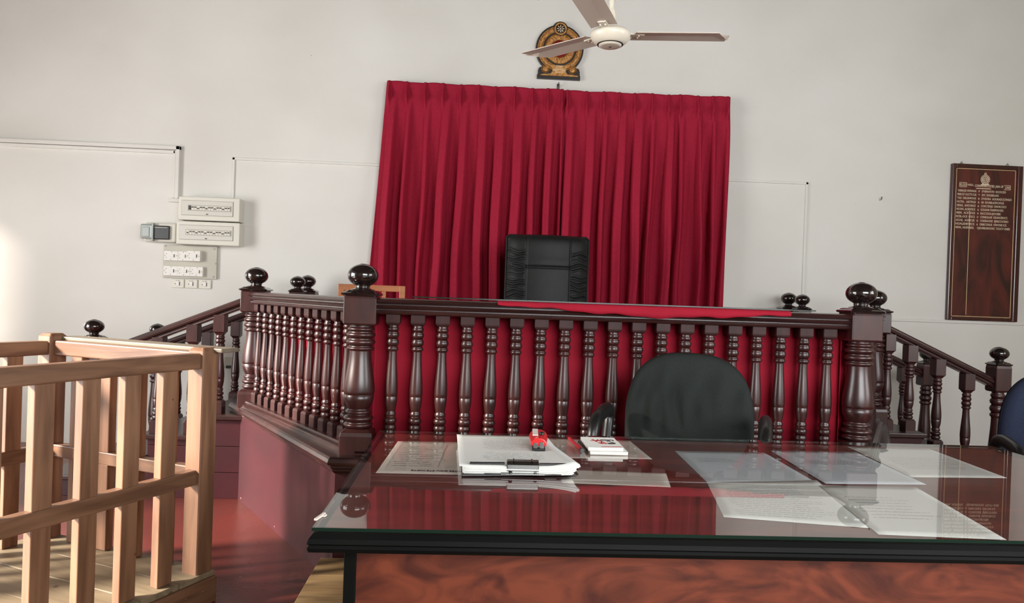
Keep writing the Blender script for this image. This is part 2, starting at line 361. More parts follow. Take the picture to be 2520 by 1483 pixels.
def finial_mesh(s=1.0, seg=28, cw=1.0):
    m = MB()
    m.sq([(.060*s*cw, -.010*s), (.068*s*cw, -.004*s), (.074*s*cw, -.002*s), (.077*s*cw, .002*s), (.074*s*cw, .007*s), (.066*s*cw, .010*s), (.062*s*cw, .014*s), (.054*s*cw, .018*s)], ch=.16)
    p = [(.052, .014), (.052, .018), (.049, .021), (.038, .024), (.031, .026), (.028, .031), (.031, .0335), (.028, .036)]
    for k in range(1, 16):
        a = -PI/2+PI*k/16; rr = .063*math.cos(a)
        if rr < .026 and a < 0: continue
        p.append((rr, .080+.0475*math.sin(a)))
    p += [(.012, .1275), (.0, .1275)]
    m.lathe([(a*s, b*s) for a, b in p], seg, cap=False)
    return m
NT = 1.157
nw = bb(newel_mesh(LZ, NT), 'newel_post', 'mahog'); nw.location = NL+BO
fin = finial_mesh().build('ball_finial', 'ball', nw, loc=(0, 0, NT))
for p, an in ((NR, 0), (ML, 0), (MR, 0)):
    c = copyo(nw); c.location = p+BO
for X in (-1.172, 2.304):   # posts at the wall
    c = copyo(nw); c.location = Vector((X, 5.3, 0))+BO
    for ch in [k for k in bpy.data.objects if k.parent == c]: ch.scale = (.9,)*3
bal = bb(baluster_mesh(.545, 1.082), 'baluster', ['mahog', 'mahogb']); bal.location = Vector((-.326, 3.08, 0))+BO
first = True
for k in range(19):
    if k: c = bal.copy(); COL.objects.link(c)
    else: c = bal
    c.location = Vector((-.326+.1022*k, 3.08, 0))+BO
for a, b in ((NL, ML), (NR, MR)):
    d = b-a; ang = math.atan2(d.y, d.x)
    for k in range(12):
        c = bal.copy(); COL.objects.link(c); p = a.lerp(b, (k+1)/13.0+.01); c.location = p+BO; c.rotation_euler.z = ang

# ------------------------------------------------------------------ stairs and stair railings
def stair(side, x0, label, lab2, labr):
    s = -1 if side == 'l' else 1
    st = empty('staircase', (x0, 4.66, 0), 0, label, 'staircase'); O = Vector((-x0, -4.66, 0))
    zs = [.465, .349, .233, .117]
    for k, z in enumerate(zs):
        xa = x0+s*.27*k-(s*.02 if k == 0 else 0); xb = x0+s*(.27*(k+1)+.025)
        t = MB().box(min(xa, xb), max(xa, xb), 4.13, 5.10, z-.028, z).build('tread', 'mahogh', st, bevel=.006); t.location = O
        xb -= s*.025
        r = MB().box(min(xa, xb)+.004, max(xa, xb)-.004, 4.165, 5.085, 0, z-.028).build('carcass', 'base', st); r.location = O
        zz = 0
        while zz < z-.03:
            q = MB().box(min(xa, xb), max(xa, xb), 4.155, 4.165, zz, min(zz+.142, z-.028)).build('side_board', 'base', st, bevel=.0015); q.location = O; zz += .145
    # sloping string board at the rear
    th = 1.07
    pl = [(x0-s*.02, 0), (x0-s*.02, .555), (x0+s*th, .555-.43*(th+.02)), (x0+s*th, 0)]
    m = MB(); y0, y1 = 5.10, 5.14
    vs = [(x, y, z) for y in (y0, y1) for x, z in pl]; m.add(vs, [(0, 1, 2, 3), (7, 6, 5, 4)]+[(k, (k+1) % 4, 4+(k+1) % 4, 4+k) for k in range(4)])
    o = m.build('string_board', 'mahogh', st); o.location = O
    return st
stair('l', -1.22, 'dark wooden steps left of the bench, beside the timber dock', '', '')
stair('r', 2.35, 'dark wooden steps right of the bench, below the wooden name board', '', '')
hr = [(-.026, 0), (.026, 0), (.03, .006), (.026, .014), (.019, .017), (.019, .021), (.033, .027), (.036, .036), (.03, .044), (.022, .048), (.022, .052), (.016, .062), (-.016, .062),
      (-.022, .052), (-.022, .048), (-.03, .044), (-.036, .036), (-.033, .027), (-.019, .021), (-.019, .017), (-.026, .014), (-.03, .006)]
def railing(name, y, xa, za, xb, zb, bals, newx, newz, newb, label, topn=None):
    """rail from (xa,za) down to (xb,zb) (underside heights); bals = list of (x, foot height)"""
    t = empty(name, (newx, y, 0), 0, label, 'railing', 'stair railings'); del t['group']; O = Vector((-newx, -y, 0))
    r = MB().sweep(hr, [(xa, y, za), (xb, y, zb)]).build('handrail', 'mahogh', t); r.location = O
    for x, f in bals:
        zt = za+(zb-za)*(x-xa)/(xb-xa)
        b = MB(); w = .031; tb = .10; k = abs((zb-za)/(xb-xa))*w
        b.sq([(w, f), (w, f+.062), (w*.85, f+.07), (w*.7, f+.075)], ch=.08)
        b.lathe(turning(f+.075, zt-tb, .0275, .66), 16, cap=False)
        b.sq([(w*.6, zt-tb), (w*.72, zt-tb+.008), (w, zt-tb+.018), (w, zt+.012)], ch=.08)
        b = b.build('baluster', 'mahog', t); b.location = O+Vector((x, y, 0))
    n = newel_mesh(newb, newz, .048, .042, .10, .16).build('newel_post', 'mahog', t); n.location = (0, 0, 0)
    f = finial_mesh(.82, cw=.86).build('ball_finial', 'ball', n, loc=(0, 0, newz))
    if topn:
        x, yy = topn
        n = newel_mesh(.465, 1.155, .048, .042, .10, .16).build('newel_post', 'mahog', t); n.location = O+Vector((x, yy, 0))
        finial_mesh(.82, cw=.86).build('ball_finial', 'ball', n, loc=(0, 0, 1.155))
    return t
def rz(x): return 0
# front rails (joined to the middle posts of the bench)
railing('stair_railing', 4.2, -1.27, 1.055, -2.05, .735, [(-1.40, .465), (-1.545, .349), (-1.73, .349), (-1.90, .233)], -2.085, .86, 0,
        'front stair railing left of the bench, running down behind the timber dock')
railing('stair_railing', 4.2, 2.39, 1.035, 3.06, .738, [(2.43, .465), (2.565, .465), (2.735, .349), (2.915, .233)], 3.105, .872, 0,
        'front stair railing right of the bench, running down to the navy chair')
railing('stair_railing', 5.12, -1.24, 1.07, -2.09, .722, [(-1.40, .475), (-1.60, .388), (-1.79, .306), (-1.98, .225)], -2.125, .80, 0,
        'rear stair railing left of the bench, against the white wall', topn=(-1.20, 5.12))
railing('stair_railing', 5.12, 2.36, 1.06, 3.20, .70, [(2.52, .475), (2.72, .395), (2.93, .305), (3.08, .24)], 3.25, .80, 0,
        'rear stair railing right of the bench, against the white wall', topn=(2.325, 5.12))

# ------------------------------------------------------------------ red cloth and glass on the bench top
def drape():
    n = 80; m = 8; vs = []
    def zf(u, q): return 0
    for i in range(n+1):
        u = i/n; x = .10+1.22*u
        hang = .030*min(1, max(0, (u-.03)*2.2))*(1-.9*max(0, (u-.55)/.45)**1.3)+.003*math.sin(u*26)+.002*math.sin(u*60)
        row = [(x-.02, 3.60, 1.1495), (x, 3.2, 1.1495), (x, 3.03, 1.1495), (x, 3.016, 1.1485), (x, 3.010, 1.144), (x, 3.007, 1.139-hang*.5), (x, 3.008, 1.136-hang)]
        vs += row
    k = 7
    fs = [(i*k+j, (i+1)*k+j, (i+1)*k+j+1, i*k+j+1) for i in range(n) for j in range(k-1)]
    o = MB().add(vs, fs, 0, True).build('red_cloth', 'cloth'); s = o.modifiers.new('thick', 'SOLIDIFY'); s.thickness = .0025; s.offset = 1
    return o
tag(drape(), 'red cloth lying on the bench top, its wavy edge over the front rail', 'cloth')
def glass_sheet(name, x0, x1, y0, y1, z0, z1, label):
    m = MB(); m.add([(x0, y0, z1), (x1, y0, z1), (x1, y1, z1), (x0, y1, z1)], [(0, 1, 2, 3)], 0)
    m.add([(x0, y0, z0), (x1, y0, z0), (x1, y1, z0), (x0, y1, z0)], [(3, 2, 1, 0)], 1)
    vs = [(x0, y0, z0), (x1, y0, z0), (x1, y1, z0), (x0, y1, z0), (x0, y0, z1), (x1, y0, z1), (x1, y1, z1), (x0, y1, z1)]
    m.add(vs, [(0, 1, 5, 4), (1, 2, 6, 5), (2, 3, 7, 6), (3, 0, 4, 7)], 2)
    ms = [MT['glass'], MT['glassb'], MT['glasse']]
    me = bpy.data.meshes.new(name); me.from_pydata(m.v, [], m.f)
    for q in ms: me.materials.append(q)
    for p, mi in zip(me.polygons, m.m): p.material_index = mi
    o = bpy.data.objects.new(name, me); COL.objects.link(o)
    return tag(o, label, 'glass')
glass_sheet('glass_sheet', -.25, 1.45, 3.06, 3.60, 1.153, 1.158, 'clear glass sheet on top of the judge\'s bench, over the red cloth')

# ------------------------------------------------------------------ curtain (two widths)
def curtain(x0t, x1t, x0b, x1b, pl, zt, zb, label, seed, zr=0):
    rnd = random.Random(seed)
    nx, nz = 420, 70
    P = [(p, rnd.uniform(-.03, .02), rnd.uniform(.55, 1.2)) for p in pl]
    vs = []
    for j in range(nz+1):
        v = (j/nz)**1.25; d = v*(zt-zb)
        for i in range(nx+1):
            u = i/nx
            wsp = min(1, d/1.6)
            xt = x0t+(x1t-x0t)*u; xb = x0b+(x1b-x0b)*u; x = xt+(xb-xt)*wsp
            fold = 0; nb = None
            # pleats drift slightly as they fall
            pos = [p+(dr-.03*(1-abs(p-.6)*.2))*wsp for p, dr, a in P]
            if x <= pos[0]: s = (x-pos[0]+.125)/.125; a0 = P[0][2]*.8
            elif x >= pos[-1]: s = (x-pos[-1])/.125; a0 = P[-1][2]
            else:
                k = 0
                while x > pos[k+1]: k += 1
                s = (x-pos[k])/(pos[k+1]-pos[k]); a0 = P[k][2]
            s = max(0, min(1, s))
            e = .30+.16*math.sin(a0*31)
            if s < .07: f = .84*(.5-.5*math.cos(PI*s/.07))
            elif s < e: f = .84+.16*(s-.07)/(e-.07)
            elif s < e+.3: f = .5+.5*math.cos(PI*(s-e)/.3)
            else: f = -.12*math.sin(PI*(s-e-.3)/(.7-e))
            f += .03*math.sin(s*PI*5+a0*9)*math.sin(PI*s)
            near = min(abs(x-p) for p in pos)
            g = max(0, min(1, (d-.09)/.95)); g = g**.8
            depth = .13*a0*f*g
            pinch = math.exp(-(near/.010)**2)
            env = max(0, 1-abs(d-.12)/.10)*.9+(.45 if d < .12 else 0)
            depth += .045*pinch*env-.010*math.exp(-(near/.03)**2)*(1 if d < .14 else max(0, 1-(d-.14)/.1))
            sag = .006*math.sin(u*PI*9)*(1-min(1, d/.2))
            z = zt-d+zr*u+sag*.5
            x2 = x+.010*math.sin(d*5+a0*7)*wsp*(1-abs(2*u-1)**4)
            vs.append((x2, 5.43-depth, z))
    fs = [(j*(nx+1)+i, j*(nx+1)+i+1, (j+1)*(nx+1)+i+1, (j+1)*(nx+1)+i) for j in range(nz) for i in range(nx)]
    o = MB().add(vs, fs, 0, True).build('curtain', 'curtain'); s = o.modifiers.new('thick', 'SOLIDIFY'); s.thickness = .002
    return tag(o, label, 'curtain')
pxl = [-.665, -.535, -.402, -.272, -.141, -.013, .111, .251, .382, .495, .60]
curtain(-.68, .610, -.775, .606, pxl, 2.708, .62, 'left half of the crimson pleated curtain, behind the black leather chair', 3)
pxr = [.64, .782, .910, 1.027, 1.14, 1.272, 1.395, 1.48, 1.615, 1.727, 1.84]
curtain(.611, 1.862, .608, 1.862, pxr, 2.703, .62, "right half of the crimson pleated curtain, on the name board's side", 11, zr=.012)
rod = MB().tube([(-.655, 5.462, 2.665), (1.835, 5.462, 2.675)], .008, 8).build('curtain_rod', 'metal'); 
for X in (-.645, .6, 1.825): MB().box(X-.008, X+.008, 5.462, 5.5, 2.655, 2.685).build('bracket', 'metal', rod)
tag(rod, 'thin metal rod behind the top of the crimson curtain', 'rod')
hook = MB().tube([(.576, 5.5, 2.745), (.576, 5.47, 2.75), (.576, 5.462, 2.77)], .004, 6)
hook.box(.566, .586, 5.492, 5.5, 2.725, 2.765); tag(hook.build('wall_hook', 'metal'), 'small metal hook on the wall above the curtain join', 'hook')
nl = MB().tube([(3.071, 5.5, 2.005), (3.071, 5.475, 2.01), (3.071, 5.47, 2.03)], .004, 6); tag(nl.build('wall_nail', 'metal'), 'bent nail in the white wall left of the wooden name board', 'nail')

# ------------------------------------------------------------------ emblem
def discy(m, cx, cz, prof, y, seg=40, mi=0):   # lathe turned to face -Y ; prof (r, out)
    T = Matrix.Translation((cx, y, cz)) @ Matrix.Rotation(PI/2, 4, 'X')
    m.lathe(prof, seg, mi=mi, T=T, cap=True)
EX, EZ = .575, 3.018
from mathutils.geometry import tessellate_polygon
def slab(m, poly, ya, yb_, ox, oz, mi=0):   # concave outline in xz between two y planes
    n = len(poly); tr = tessellate_polygon([[Vector((x, z, 0)) for x, z in poly]])
    vs = [(ox+x, ya, oz+z) for x, z in poly]+[(ox+x, yb_, oz+z) for x, z in poly]
    return m.add(vs, [tuple(t) for t in tr]+[tuple(n+i for i in t) for t in tr]+[(k, (k+1) % n, n+(k+1) % n, n+k) for k in range(n)], mi)
em = empty('wall_emblem', (EX, 5.5, EZ-.22), 0, 'carved gold and black state crest with red centre, on the wall above the curtain', 'emblem')
EO = Vector((-EX, -5.5, -(EZ-.22)))
def ebuild(m, n, mt, sm=False):
    o = m.build(n, mt, em); o.location = EO; return o
def sil(offset=0):
    pts = []
    for k in range(0, 61):   # big circle from lower left clockwise to lower right
        a = R(-128)-R(284)*k/60; pts.append((math.cos(a)*.178, math.sin(a)*.178))
    pts = [p for p in pts if not (abs(p[0]) < .056 and p[1] > 0)]
    top = [(-.0, 0)]
    L = [p for p in pts if p[0] <= 0]; Rr = [p for p in pts if p[0] > 0]
    arc = [(math.cos(R(154.5)-R(129)*k/20)*.058, .145+math.sin(R(154.5)-R(129)*k/20)*.058) for k in range(21)]
    base = [(.125, -.135), (.148, -.142), (.156, -.165), (.156, -.19), (.16, -.195), (.16, -.223), (-.16, -.223), (-.16, -.195), (-.154, -.19), (-.154, -.16), (-.146, -.142), (-.127, -.136)]
    return L+arc+Rr+base
m = MB(); slab(m, sil(), 5.5, 5.472, EX, EZ)
ebuild(m, 'backing_board', 'emb_b')
def annulus(m, cx, cz, r0, r1, y, h, seg=48, mi=0):
    T = Matrix.Translation((cx, y, cz)) @ Matrix.Rotation(PI/2, 4, 'X')
    m.lathe([(r0, 0), (r0, h), (r0+.003, h+.003), (r1-.003, h+.003), (r1, h), (r1, 0)], seg, mi=mi, T=T, cap=False)
m = MB(); annulus(m, EX, EZ, .157, .165, 5.472, .006); annulus(m, EX, EZ, .125, .132, 5.472, .006)
annulus(m, EX, EZ, .132, .157, 5.472, .001); ebuild(m, 'outer_ring', 'gold')
m = MB()
for k in range(44):
    a = 2*PI*k/44; T = Matrix.Translation((EX+math.cos(a)*.1445, 5.470, EZ+math.sin(a)*.1445)) @ Matrix.Rotation(-a, 4, 'Y')
    m.box(-.009, .009, -.004, .002, -.005, .005, T=T)
ebuild(m, 'leaf_border', 'gold')
m = MB(); annulus(m, EX, EZ, .109, .113, 5.472, .005); annulus(m, EX, EZ, .062, .066, 5.472, .005); annulus(m, EX, EZ, .066, .109, 5.472, .001)
ebuild(m, 'inner_ring', 'gold')
m = MB()
for k in range(26):
    a = 2*PI*k/26; T = Matrix.Translation((EX+math.cos(a)*.0875, 5.468, EZ+math.sin(a)*.0875)) @ Matrix.Rotation(-a, 4, 'Y')
    m.box(-.016, .014, -.004, .002, -.006, .006, T=T)
ebuild(m, 'petal', 'gold')
m = MB(); discy(m, EX, EZ, [(.062, 0), (.062, .004), (.0, .004)], 5.472); ebuild(m, 'red_disc', 'emb_r')
lion = [(-.030, -.02), (-.028, -.005), (-.034, .006), (-.026, .016), (-.012, .02), (.004, .016), (.016, .018), (.030, .012), (.028, -.002), (.022, -.02), (.027, -.034), (.016, -.034), (.012, -.016),
        (-.004, -.014), (-.012, -.018), (-.010, -.034), (-.022, -.034)]
m = MB(); slab(m, lion, 5.468, 5.464, EX, EZ)
m.box(EX-.040, EX-.036, 5.464, 5.468, EZ-.02, EZ+.036); m.box(EX+.022, EX+.042, 5.464, 5.468, EZ+.026, EZ+.031)
ebuild(m, 'lion_figure', 'gold')
m = MB(); discy(m, EX, EZ+.145, [(.050, 0), (.050, .012), (0, .012)], 5.472); ebuild(m, 'wheel_backing', 'emb_b')
m = MB(); annulus(m, EX, EZ+.145, .034, .047, 5.461, .004)
ebuild(m, 'wheel_rim', 'gold')
m = MB(); discy(m, EX, EZ+.145, [(.005, 0), (.005, .005), (0, .005)], 5.460, 12)
for k in range(8):
    a = PI*k/4; T = Matrix.Translation((EX+math.cos(a)*.019, 5.459, EZ+.145+math.sin(a)*.019)) @ Matrix.Rotation(-a, 4, 'Y')
    m.box(-.007, .008, -.003, .002, -.0022, .0022, T=T)
ebuild(m, 'wheel_spokes', 'letter')
for s in (-1, 1):
    m = MB(); annulus(m, EX+s*.101, EZ-.152, .027, .031, 5.472, .008, 28); discy(m, EX+s*.101, EZ-.152, [(.024, 0), (.024, .006), (.012, .010), (0, .010)], 5.472, 20)
    ebuild(m, 'rosette', 'gold')
m = MB()
q = [(-.085, -.118), (-.055, -.14), (-.05, -.17), (-.062, -.188), (-.135, -.195), (-.14, -.203), (.145, -.203), (.14, -.195), (.062, -.188), (.05, -.17), (.055, -.14), (.085, -.118), (.04, -.125), (0, -.127), (-.04, -.125)]
slab(m, q, 5.472, 5.4615, EX, EZ)
ebuild(m, 'pedestal', 'gold')
m = MB()
for z, w in ((-.128, .026), (-.138, .03), (-.150, .036), (-.158, .03), (-.168, .028), (-.178, .03)): m.box(EX-w, EX+w, 5.4575, 5.4625, EZ+z-.003, EZ+z+.001)
for s in (-1, 1):
    for a in (20, 45, 70): 
        T = Matrix.Translation((EX+s*.046, 5.461, EZ-.172)) @ Matrix.Rotation(-s*R(a), 4, 'Y'); m.box(-.002, .002, -.003, .003, 0, .022, T=T)
ebuild(m, 'scroll_carving', 'goldl')

# ------------------------------------------------------------------ name board
nb = empty('name_board', (3.895, 5.5, 1.112), 0, 'tall dark wooden board with pale lettering and crest, hung on the right of the wall', 'board')
NO = Vector((-3.895, -5.5, -1.112))
def nbuild(m, n, mt, **k):
    o = m.build(n, mt, nb, **k); o.location = NO; return o
BX0, BX1, BZ0, BZ1 = 3.618, 4.176, 1.112, 2.308
nbuild(MB().box(BX0+.02, BX1-.02, 5.478, 5.496, BZ0+.02, BZ1-.02), 'panel', 'board')
for n_, (a, b, c, d) in (('frame_bar', (BX0, BX0+.028, BZ0, BZ1)), ('frame_bar', (BX1-.040, BX1, BZ0, BZ1)), ('frame_bar', (BX0+.028, BX1-.04, BZ0, BZ0+.026)), ('frame_bar', (BX0+.028, BX1-.04, BZ1-.03, BZ1))):
    nbuild(MB().box(a, b, 5.466, 5.498, c, d), n_, 'frame', bevel=.005)
m = MB(); y = 5.476; gx0, gx1, gz0, gz1 = BX0+.034, BX1-.052, BZ0+.03, BZ1-.034
m.box(gx0, gx0+.004, y, 5.479, gz0, gz1).box(gx1-.004, gx1, y, 5.479, gz0, gz1).box(gx0, gx1, y, 5.479, gz0, gz0+.004).box(gx0, gx1, y, 5.479, gz1-.004, gz1)
m.box(3.768, 3.7715, y, 5.479, 1.157, 1.95)
nbuild(m, 'gold_line', 'goldl')
def tm(x, z, y=5.4765): return Matrix.Translation((x, y, z)) @ Matrix.Rotation(PI/2, 4, 'X')
m = MB(); cx, cz = 3.884, 2.196
for r0, r1 in ((.031, .037), (.020, .027), (.010, .016)): annulus(m, cx, cz, r0, r1, 5.4785, .001, 28)
annulus(m, cx, cz+.043, .004, .010, 5.4785, .001, 16); m.box(cx-.034, cx+.034, 5.476, 5.479, cz-.046, cz-.038); m.box(cx-.026, cx+.026, 5.476, 5.479, cz-.037, cz-.031)
for k in range(3): m.box(cx-.008, cx+.008, 5.476, 5.479, cz-.006+k*.005, cz-.004+k*.005)
nbuild(m, 'printed_crest', 'letter')
m = MB()
for a, b, c, d in ((3.680, 3.738, 2.131, 2.134), (3.680, 3.738, 2.164, 2.167), (3.680, 3.683, 2.131, 2.167), (3.735, 3.738, 2.131, 2.167), (4.035, 4.086, 2.122, 2.125), (4.035, 4.086, 2.155, 2.158), (4.083, 4.086, 2.122, 2.158), (3.815, 3.93, 2.122, 2.128)):
    m.box(a, b, 5.476, 5.479, c, d)
nbuild(m, 'heading_rules', 'letter')
def tl(body, x, z, w, s=.022):
    o = text('lettering', body, s, 'letter', nb, tm(x, z), width=w); o.location = NO
tl('KS-ZO', 3.686, 2.139, .046, .028); tl('HALL', 3.745, 2.143, .048); tl('CORRINDRECCATED. JARA OF', 3.803, 2.137, .225, .025); tl('LORE', 4.042, 2.131, .037, .026)
rows = [('TARRSCED WOWAOA', 'P', "D'VEMUVOTO  SOLYOCEO", .19), ('PARCCF CUCTTCCAI', '*', 'SOC  DOUSERLANG', .135), ('TAX  DRLDHFOOS', '8', "D'HSORA  AOURADCICFHGO", .24),
        ('HCTN..  AISTFICE', '8', 'SIA  EOURBLAOFICDOUS', .18), ('DENUL.  AHCE RNCE', '6', 'COHCTEOJO  DHORCOCU', .2), ('NCOHL. ACEISTECE', '&', 'ECDLEOR YANDPHOGSO', .18),
        ('MEIN.  ACISTDCE', '0', 'EACCOIOLAJOCEBIS', .16), ('NCRL-OCE  FYSCS', 'D', 'CONKULAIS  DELINCEROCS', .215), ('ACCHL.  AUSFRCES', 'E', 'COKRAODE  EJRISCOCREO', .225),
        ('HOALIDIETECS', '&', 'DRBCONUS  OWCNE ICE.', .215), ('HEWL. HUSFHEEG.', '', 'OJOURILKROOKS  TOUCY ONES', .26)]
for k, (a, b, c, w) in enumerate(rows):
    z = 2.096-k*.0281; x = 3.668-.0008*k
    tl(a, x, z, .148, .023)
    if b: tl(b, x+.166, z, .010, .02)
    tl(c, x+.192-(.02 if k == 10 else 0), z, w, .023)
for X in (3.70, 4.065):
    o = MB().tube([(X-.012, 5.49, 2.305), (X, 5.49, 2.328), (X+.012, 5.49, 2.305)], .003, 6).build('hanging_ring', 'metal', nb); o.location = NO

# ------------------------------------------------------------------ electrical items
def dboard(x0, x1, z0, z1, label, first_dark):
    t = empty('distribution_board', ((x0+x1)/2, 5.5, z0), 0, label, 'fuse box'); O = Vector((-(x0+x1)/2, -5.5, -z0))
    def b(m, n, mt, **k): o = m.build(n, mt, t, **k); o.location = O; return o
    b(MB().box(x0, x1, 5.385, 5.5, z0, z1), 'enclosure', 'ivory', bevel=.006)
    w = x1-x0; h = z1-z0
    fx0, fx1, fz0, fz1 = x0+.025, x1-.045, z0+.035, z1-.028
    d = MB().box(fx0, fx1, 5.379, 5.386, fz0, fz1); b(d, 'door', 'door', bevel=.002)
    g = MB(); e = .0018
    g.box(fx0-e, fx1+e, 5.3835, 5.386, fz0-e, fz0).box(fx0-e, fx1+e, 5.3835, 5.386, fz1, fz1+e).box(fx0-e, fx0, 5.3835, 5.386, fz0, fz1).box(fx1, fx1+e, 5.3835, 5.386, fz0, fz1)
    b(g, 'door_gap', 'gap')
    sx0, sx1 = x0+.075, x1-.062; zc = (fz0+fz1)/2
    b(MB().box(sx0-.006, sx1+.006, 5.376, 5.380, zc-.021, zc+.021), 'breaker_slot', 'strip')
    n = 15; p = (sx1-sx0)/n
    for k in range(n):
        mt = 'dark' if (k == 0 and first_dark) else 'ivory'
        b(MB().box(sx0+p*k+.001, sx0+p*(k+1)-.001, 5.371, 5.377, zc-.015, zc+.015).box(sx0+p*(k+.3), sx0+p*(k+.75), 5.364, 5.372, zc-.006+(.006 if k % 3 else -.002), zc+.002+(.006 if k % 3 else -.002), mi=1), 'breaker', [mt, 'dark'])
    b(MB().box((fx0+fx1)/2-.006, (fx0+fx1)/2+.006, 5.374, 5.38, fz0+.006, fz0+.012), 'latch', 'dark')
dboard(-2.118, -1.69, 1.636, 1.803, 'upper ivory fuse box on the left of the wall', True)
dboard(-2.128, -1.685, 1.463, 1.628, 'lower ivory fuse box on the left of the wall, right of the grey isolator', False)
iso = empty('isolator_switch', (-2.28, 5.5, 1.47), 0, 'grey and black isolator with smoky cover, left of the lower fuse box', 'switch'); O = Vector((2.28, -5.5, -1.47))
def ib(m, n, mt, **k): o = m.build(n, mt, iso, **k); o.location = O
ib(MB().box(-2.375, -2.15, 5.435, 5.5, 1.474, 1.612), 'enclosure', 'ivory', bevel=.014)
ib(MB().box(-2.30, -2.19, 5.41, 5.44, 1.492, 1.590), 'switch_body', 'bplas', bevel=.006)
ib(MB().box(-2.385, -2.30, 5.395, 5.44, 1.492, 1.598), 'cover', 'greyc', bevel=.012)
ib(MB().box(-2.305, -2.294, 5.395, 5.445, 1.478, 1.606), 'rib', 'greyc', bevel=.003)
ib(MB().box(-2.366, -2.318, 5.388, 5.396, 1.506, 1.575), 'flap', 'greyc', bevel=.004)
ib(MB().box(-2.29, -2.20, 5.408, 5.412, 1.574, 1.578), 'label_strip', 'greyp')
sb = empty('switch_board', (-2.06, 5.5, 1.22), 0, 'grey mounting board with six white socket and switch plates under the fuse boxes', 'switch panel'); O2 = Vector((2.06, -5.5, -1.22))
o = MB().box(-2.248, -1.868, 5.475, 5.5, 1.221, 1.458).build('mounting_board', 'greyp', sb, bevel=.003); o.location = O2
for sx, sz in ((-1.888, 1.44), (-1.888, 1.238), (-1.876, 1.335), (-2.235, 1.45)):
    o = MB().lathe([(.007, 0), (.007, .003), (.004, .004), (0, .004)], 12, T=Matrix.Translation((sx, 5.475, sz)) @ Matrix.Rotation(PI/2, 4, 'X')).build('screw', 'strip', sb); o.location = O2
def plate(x0, x1, z0, z1, yb, depth, kind):
    t = empty('socket_plate' if kind else 'switch_plate'); t.parent = sb; t.location = O2
    MB().box(x0, x1, yb-depth, yb, z0, z1).build('face', 'white', t, bevel=.002)
    w = x1-x0; h = z1-z0; y = yb-depth
    MB().box(x0+w*.45, x0+w*.72, y-.006, y, z0+h*.36, z0+h*.66).build('rocker', 'white', t, bevel=.001)
    m = MB(); e = .003
    for fx, fz in ((.18, .7), (.17, .3), (.08, .5), (.9, .5), (.5, .12), (.55, .9)) if kind else ((.3, .75), (.62, .75), (.2, .3)):
        m.box(x0+w*fx-e, x0+w*fx+e, y-.001, y+.001, z0+h*fz-e*.6, z0+h*fz+e*.6)
    m.box(x0+w*.72, x0+w*.76, y-.004, y+.001, z0+h*.34, z0+h*.66)
    m.build('slots', 'dark', t)
for x0, x1, z0, z1, dp in ((-2.236, -2.138, 1.345, 1.414, .02), (-2.136, -2.066, 1.345, 1.414, .022), (-2.064, -1.972, 1.345, 1.420, .045),
                           (-2.236, -2.138, 1.236, 1.306, .02), (-2.136, -2.047, 1.236, 1.306, .025), (-2.044, -1.955, 1.236, 1.306, .03)):
    plate(x0, x1, z0, z1, 5.475, dp, 1)
for k, (x0, lab) in enumerate(((-2.19, 'left of the three small white switch plates below the grey board'), (-2.095, 'middle of the three small white switch plates below the grey board'), (-1.998, 'right of the three small white switch plates below the grey board'))):
    t = empty('switch_plate', (x0+.045, 5.5, 1.15), 0, lab, 'light switch')
    MB().box(-.044, .044, -.014, 0, 0, .064).build('face', 'ivory', t, bevel=.004)
    MB().box(-.012, .012, -.020, -.013, .016, .046).build('rocker', 'white', t, bevel=.002)
    MB().box(-.020, -.014, -.0155, -.013, .026, .032).box(.013, .016, -.017, -.013, .018, .044).box(-.014, -.006, -.0155, -.013, .051, .054).box(.002, .014, -.0155, -.013, .051, .054).build('marks', 'dark', t)
sk = empty('wall_socket', (-1.757, 5.5, .56), 0, 'small low wall socket box seen between the left stair balusters', 'socket')
MB().box(-.035, .03, -.035, 0, .02, .10).build('face', 'greyp', sk, bevel=.005)
MB().box(-.015, .028, -.05, -.03, .02, .04).build('plug', 'bplas', sk, bevel=.004)
def trunk(segs, label, w=.02, d=.016, name='cable_trunking'):
    m = MB()
    for (xa, za, xb, zb, ww) in segs:
        if abs(xa-xb) > abs(za-zb): m.box(min(xa, xb), max(xa, xb), 5.5-d, 5.5, za-ww/2, za+ww/2)
        else: m.box(xa-ww/2, xa+ww/2, 5.5-d, 5.5, min(za, zb), max(za, zb))
    o = m.build(name, 'wall'); o.modifiers.new('b', 'BEVEL').width = .002
    return tag(o, label, 'cable trunking')
trunk([(-4.3, 2.160, -2.155, 2.160, .026), (-2.168, 2.173, -2.168, 1.79, .026), (-2.225, 1.782, -2.12, 1.782, .026)], 'wide white cable trunking running to the wall\'s left edge above the fuse boxes', d=.034)
o = trunk([(-4.3, 2.131, -2.19, 2.131, .022), (-2.195, 2.14, -2.195, 1.80, .018)], 'thinner white cable trunking tucked under the wide one, left wall end', d=.020)
trunk([(-1.785, 2.104, -.55, 2.104, .018), (-1.776, 2.113, -1.776, 1.80, .018)], 'narrow white cable trunking from the upper fuse box to the curtain', d=.012)
trunk([(1.70, 2.108, 2.505, 2.108, .018), (2.496, 2.117, 2.496, .48, .018)], 'narrow white cable trunking to the right of the curtain', d=.012)
trunk([(2.4, 1.10, 4.7, 1.10, .024)], 'white horizontal cable trunking below the wooden name board', d=.014)

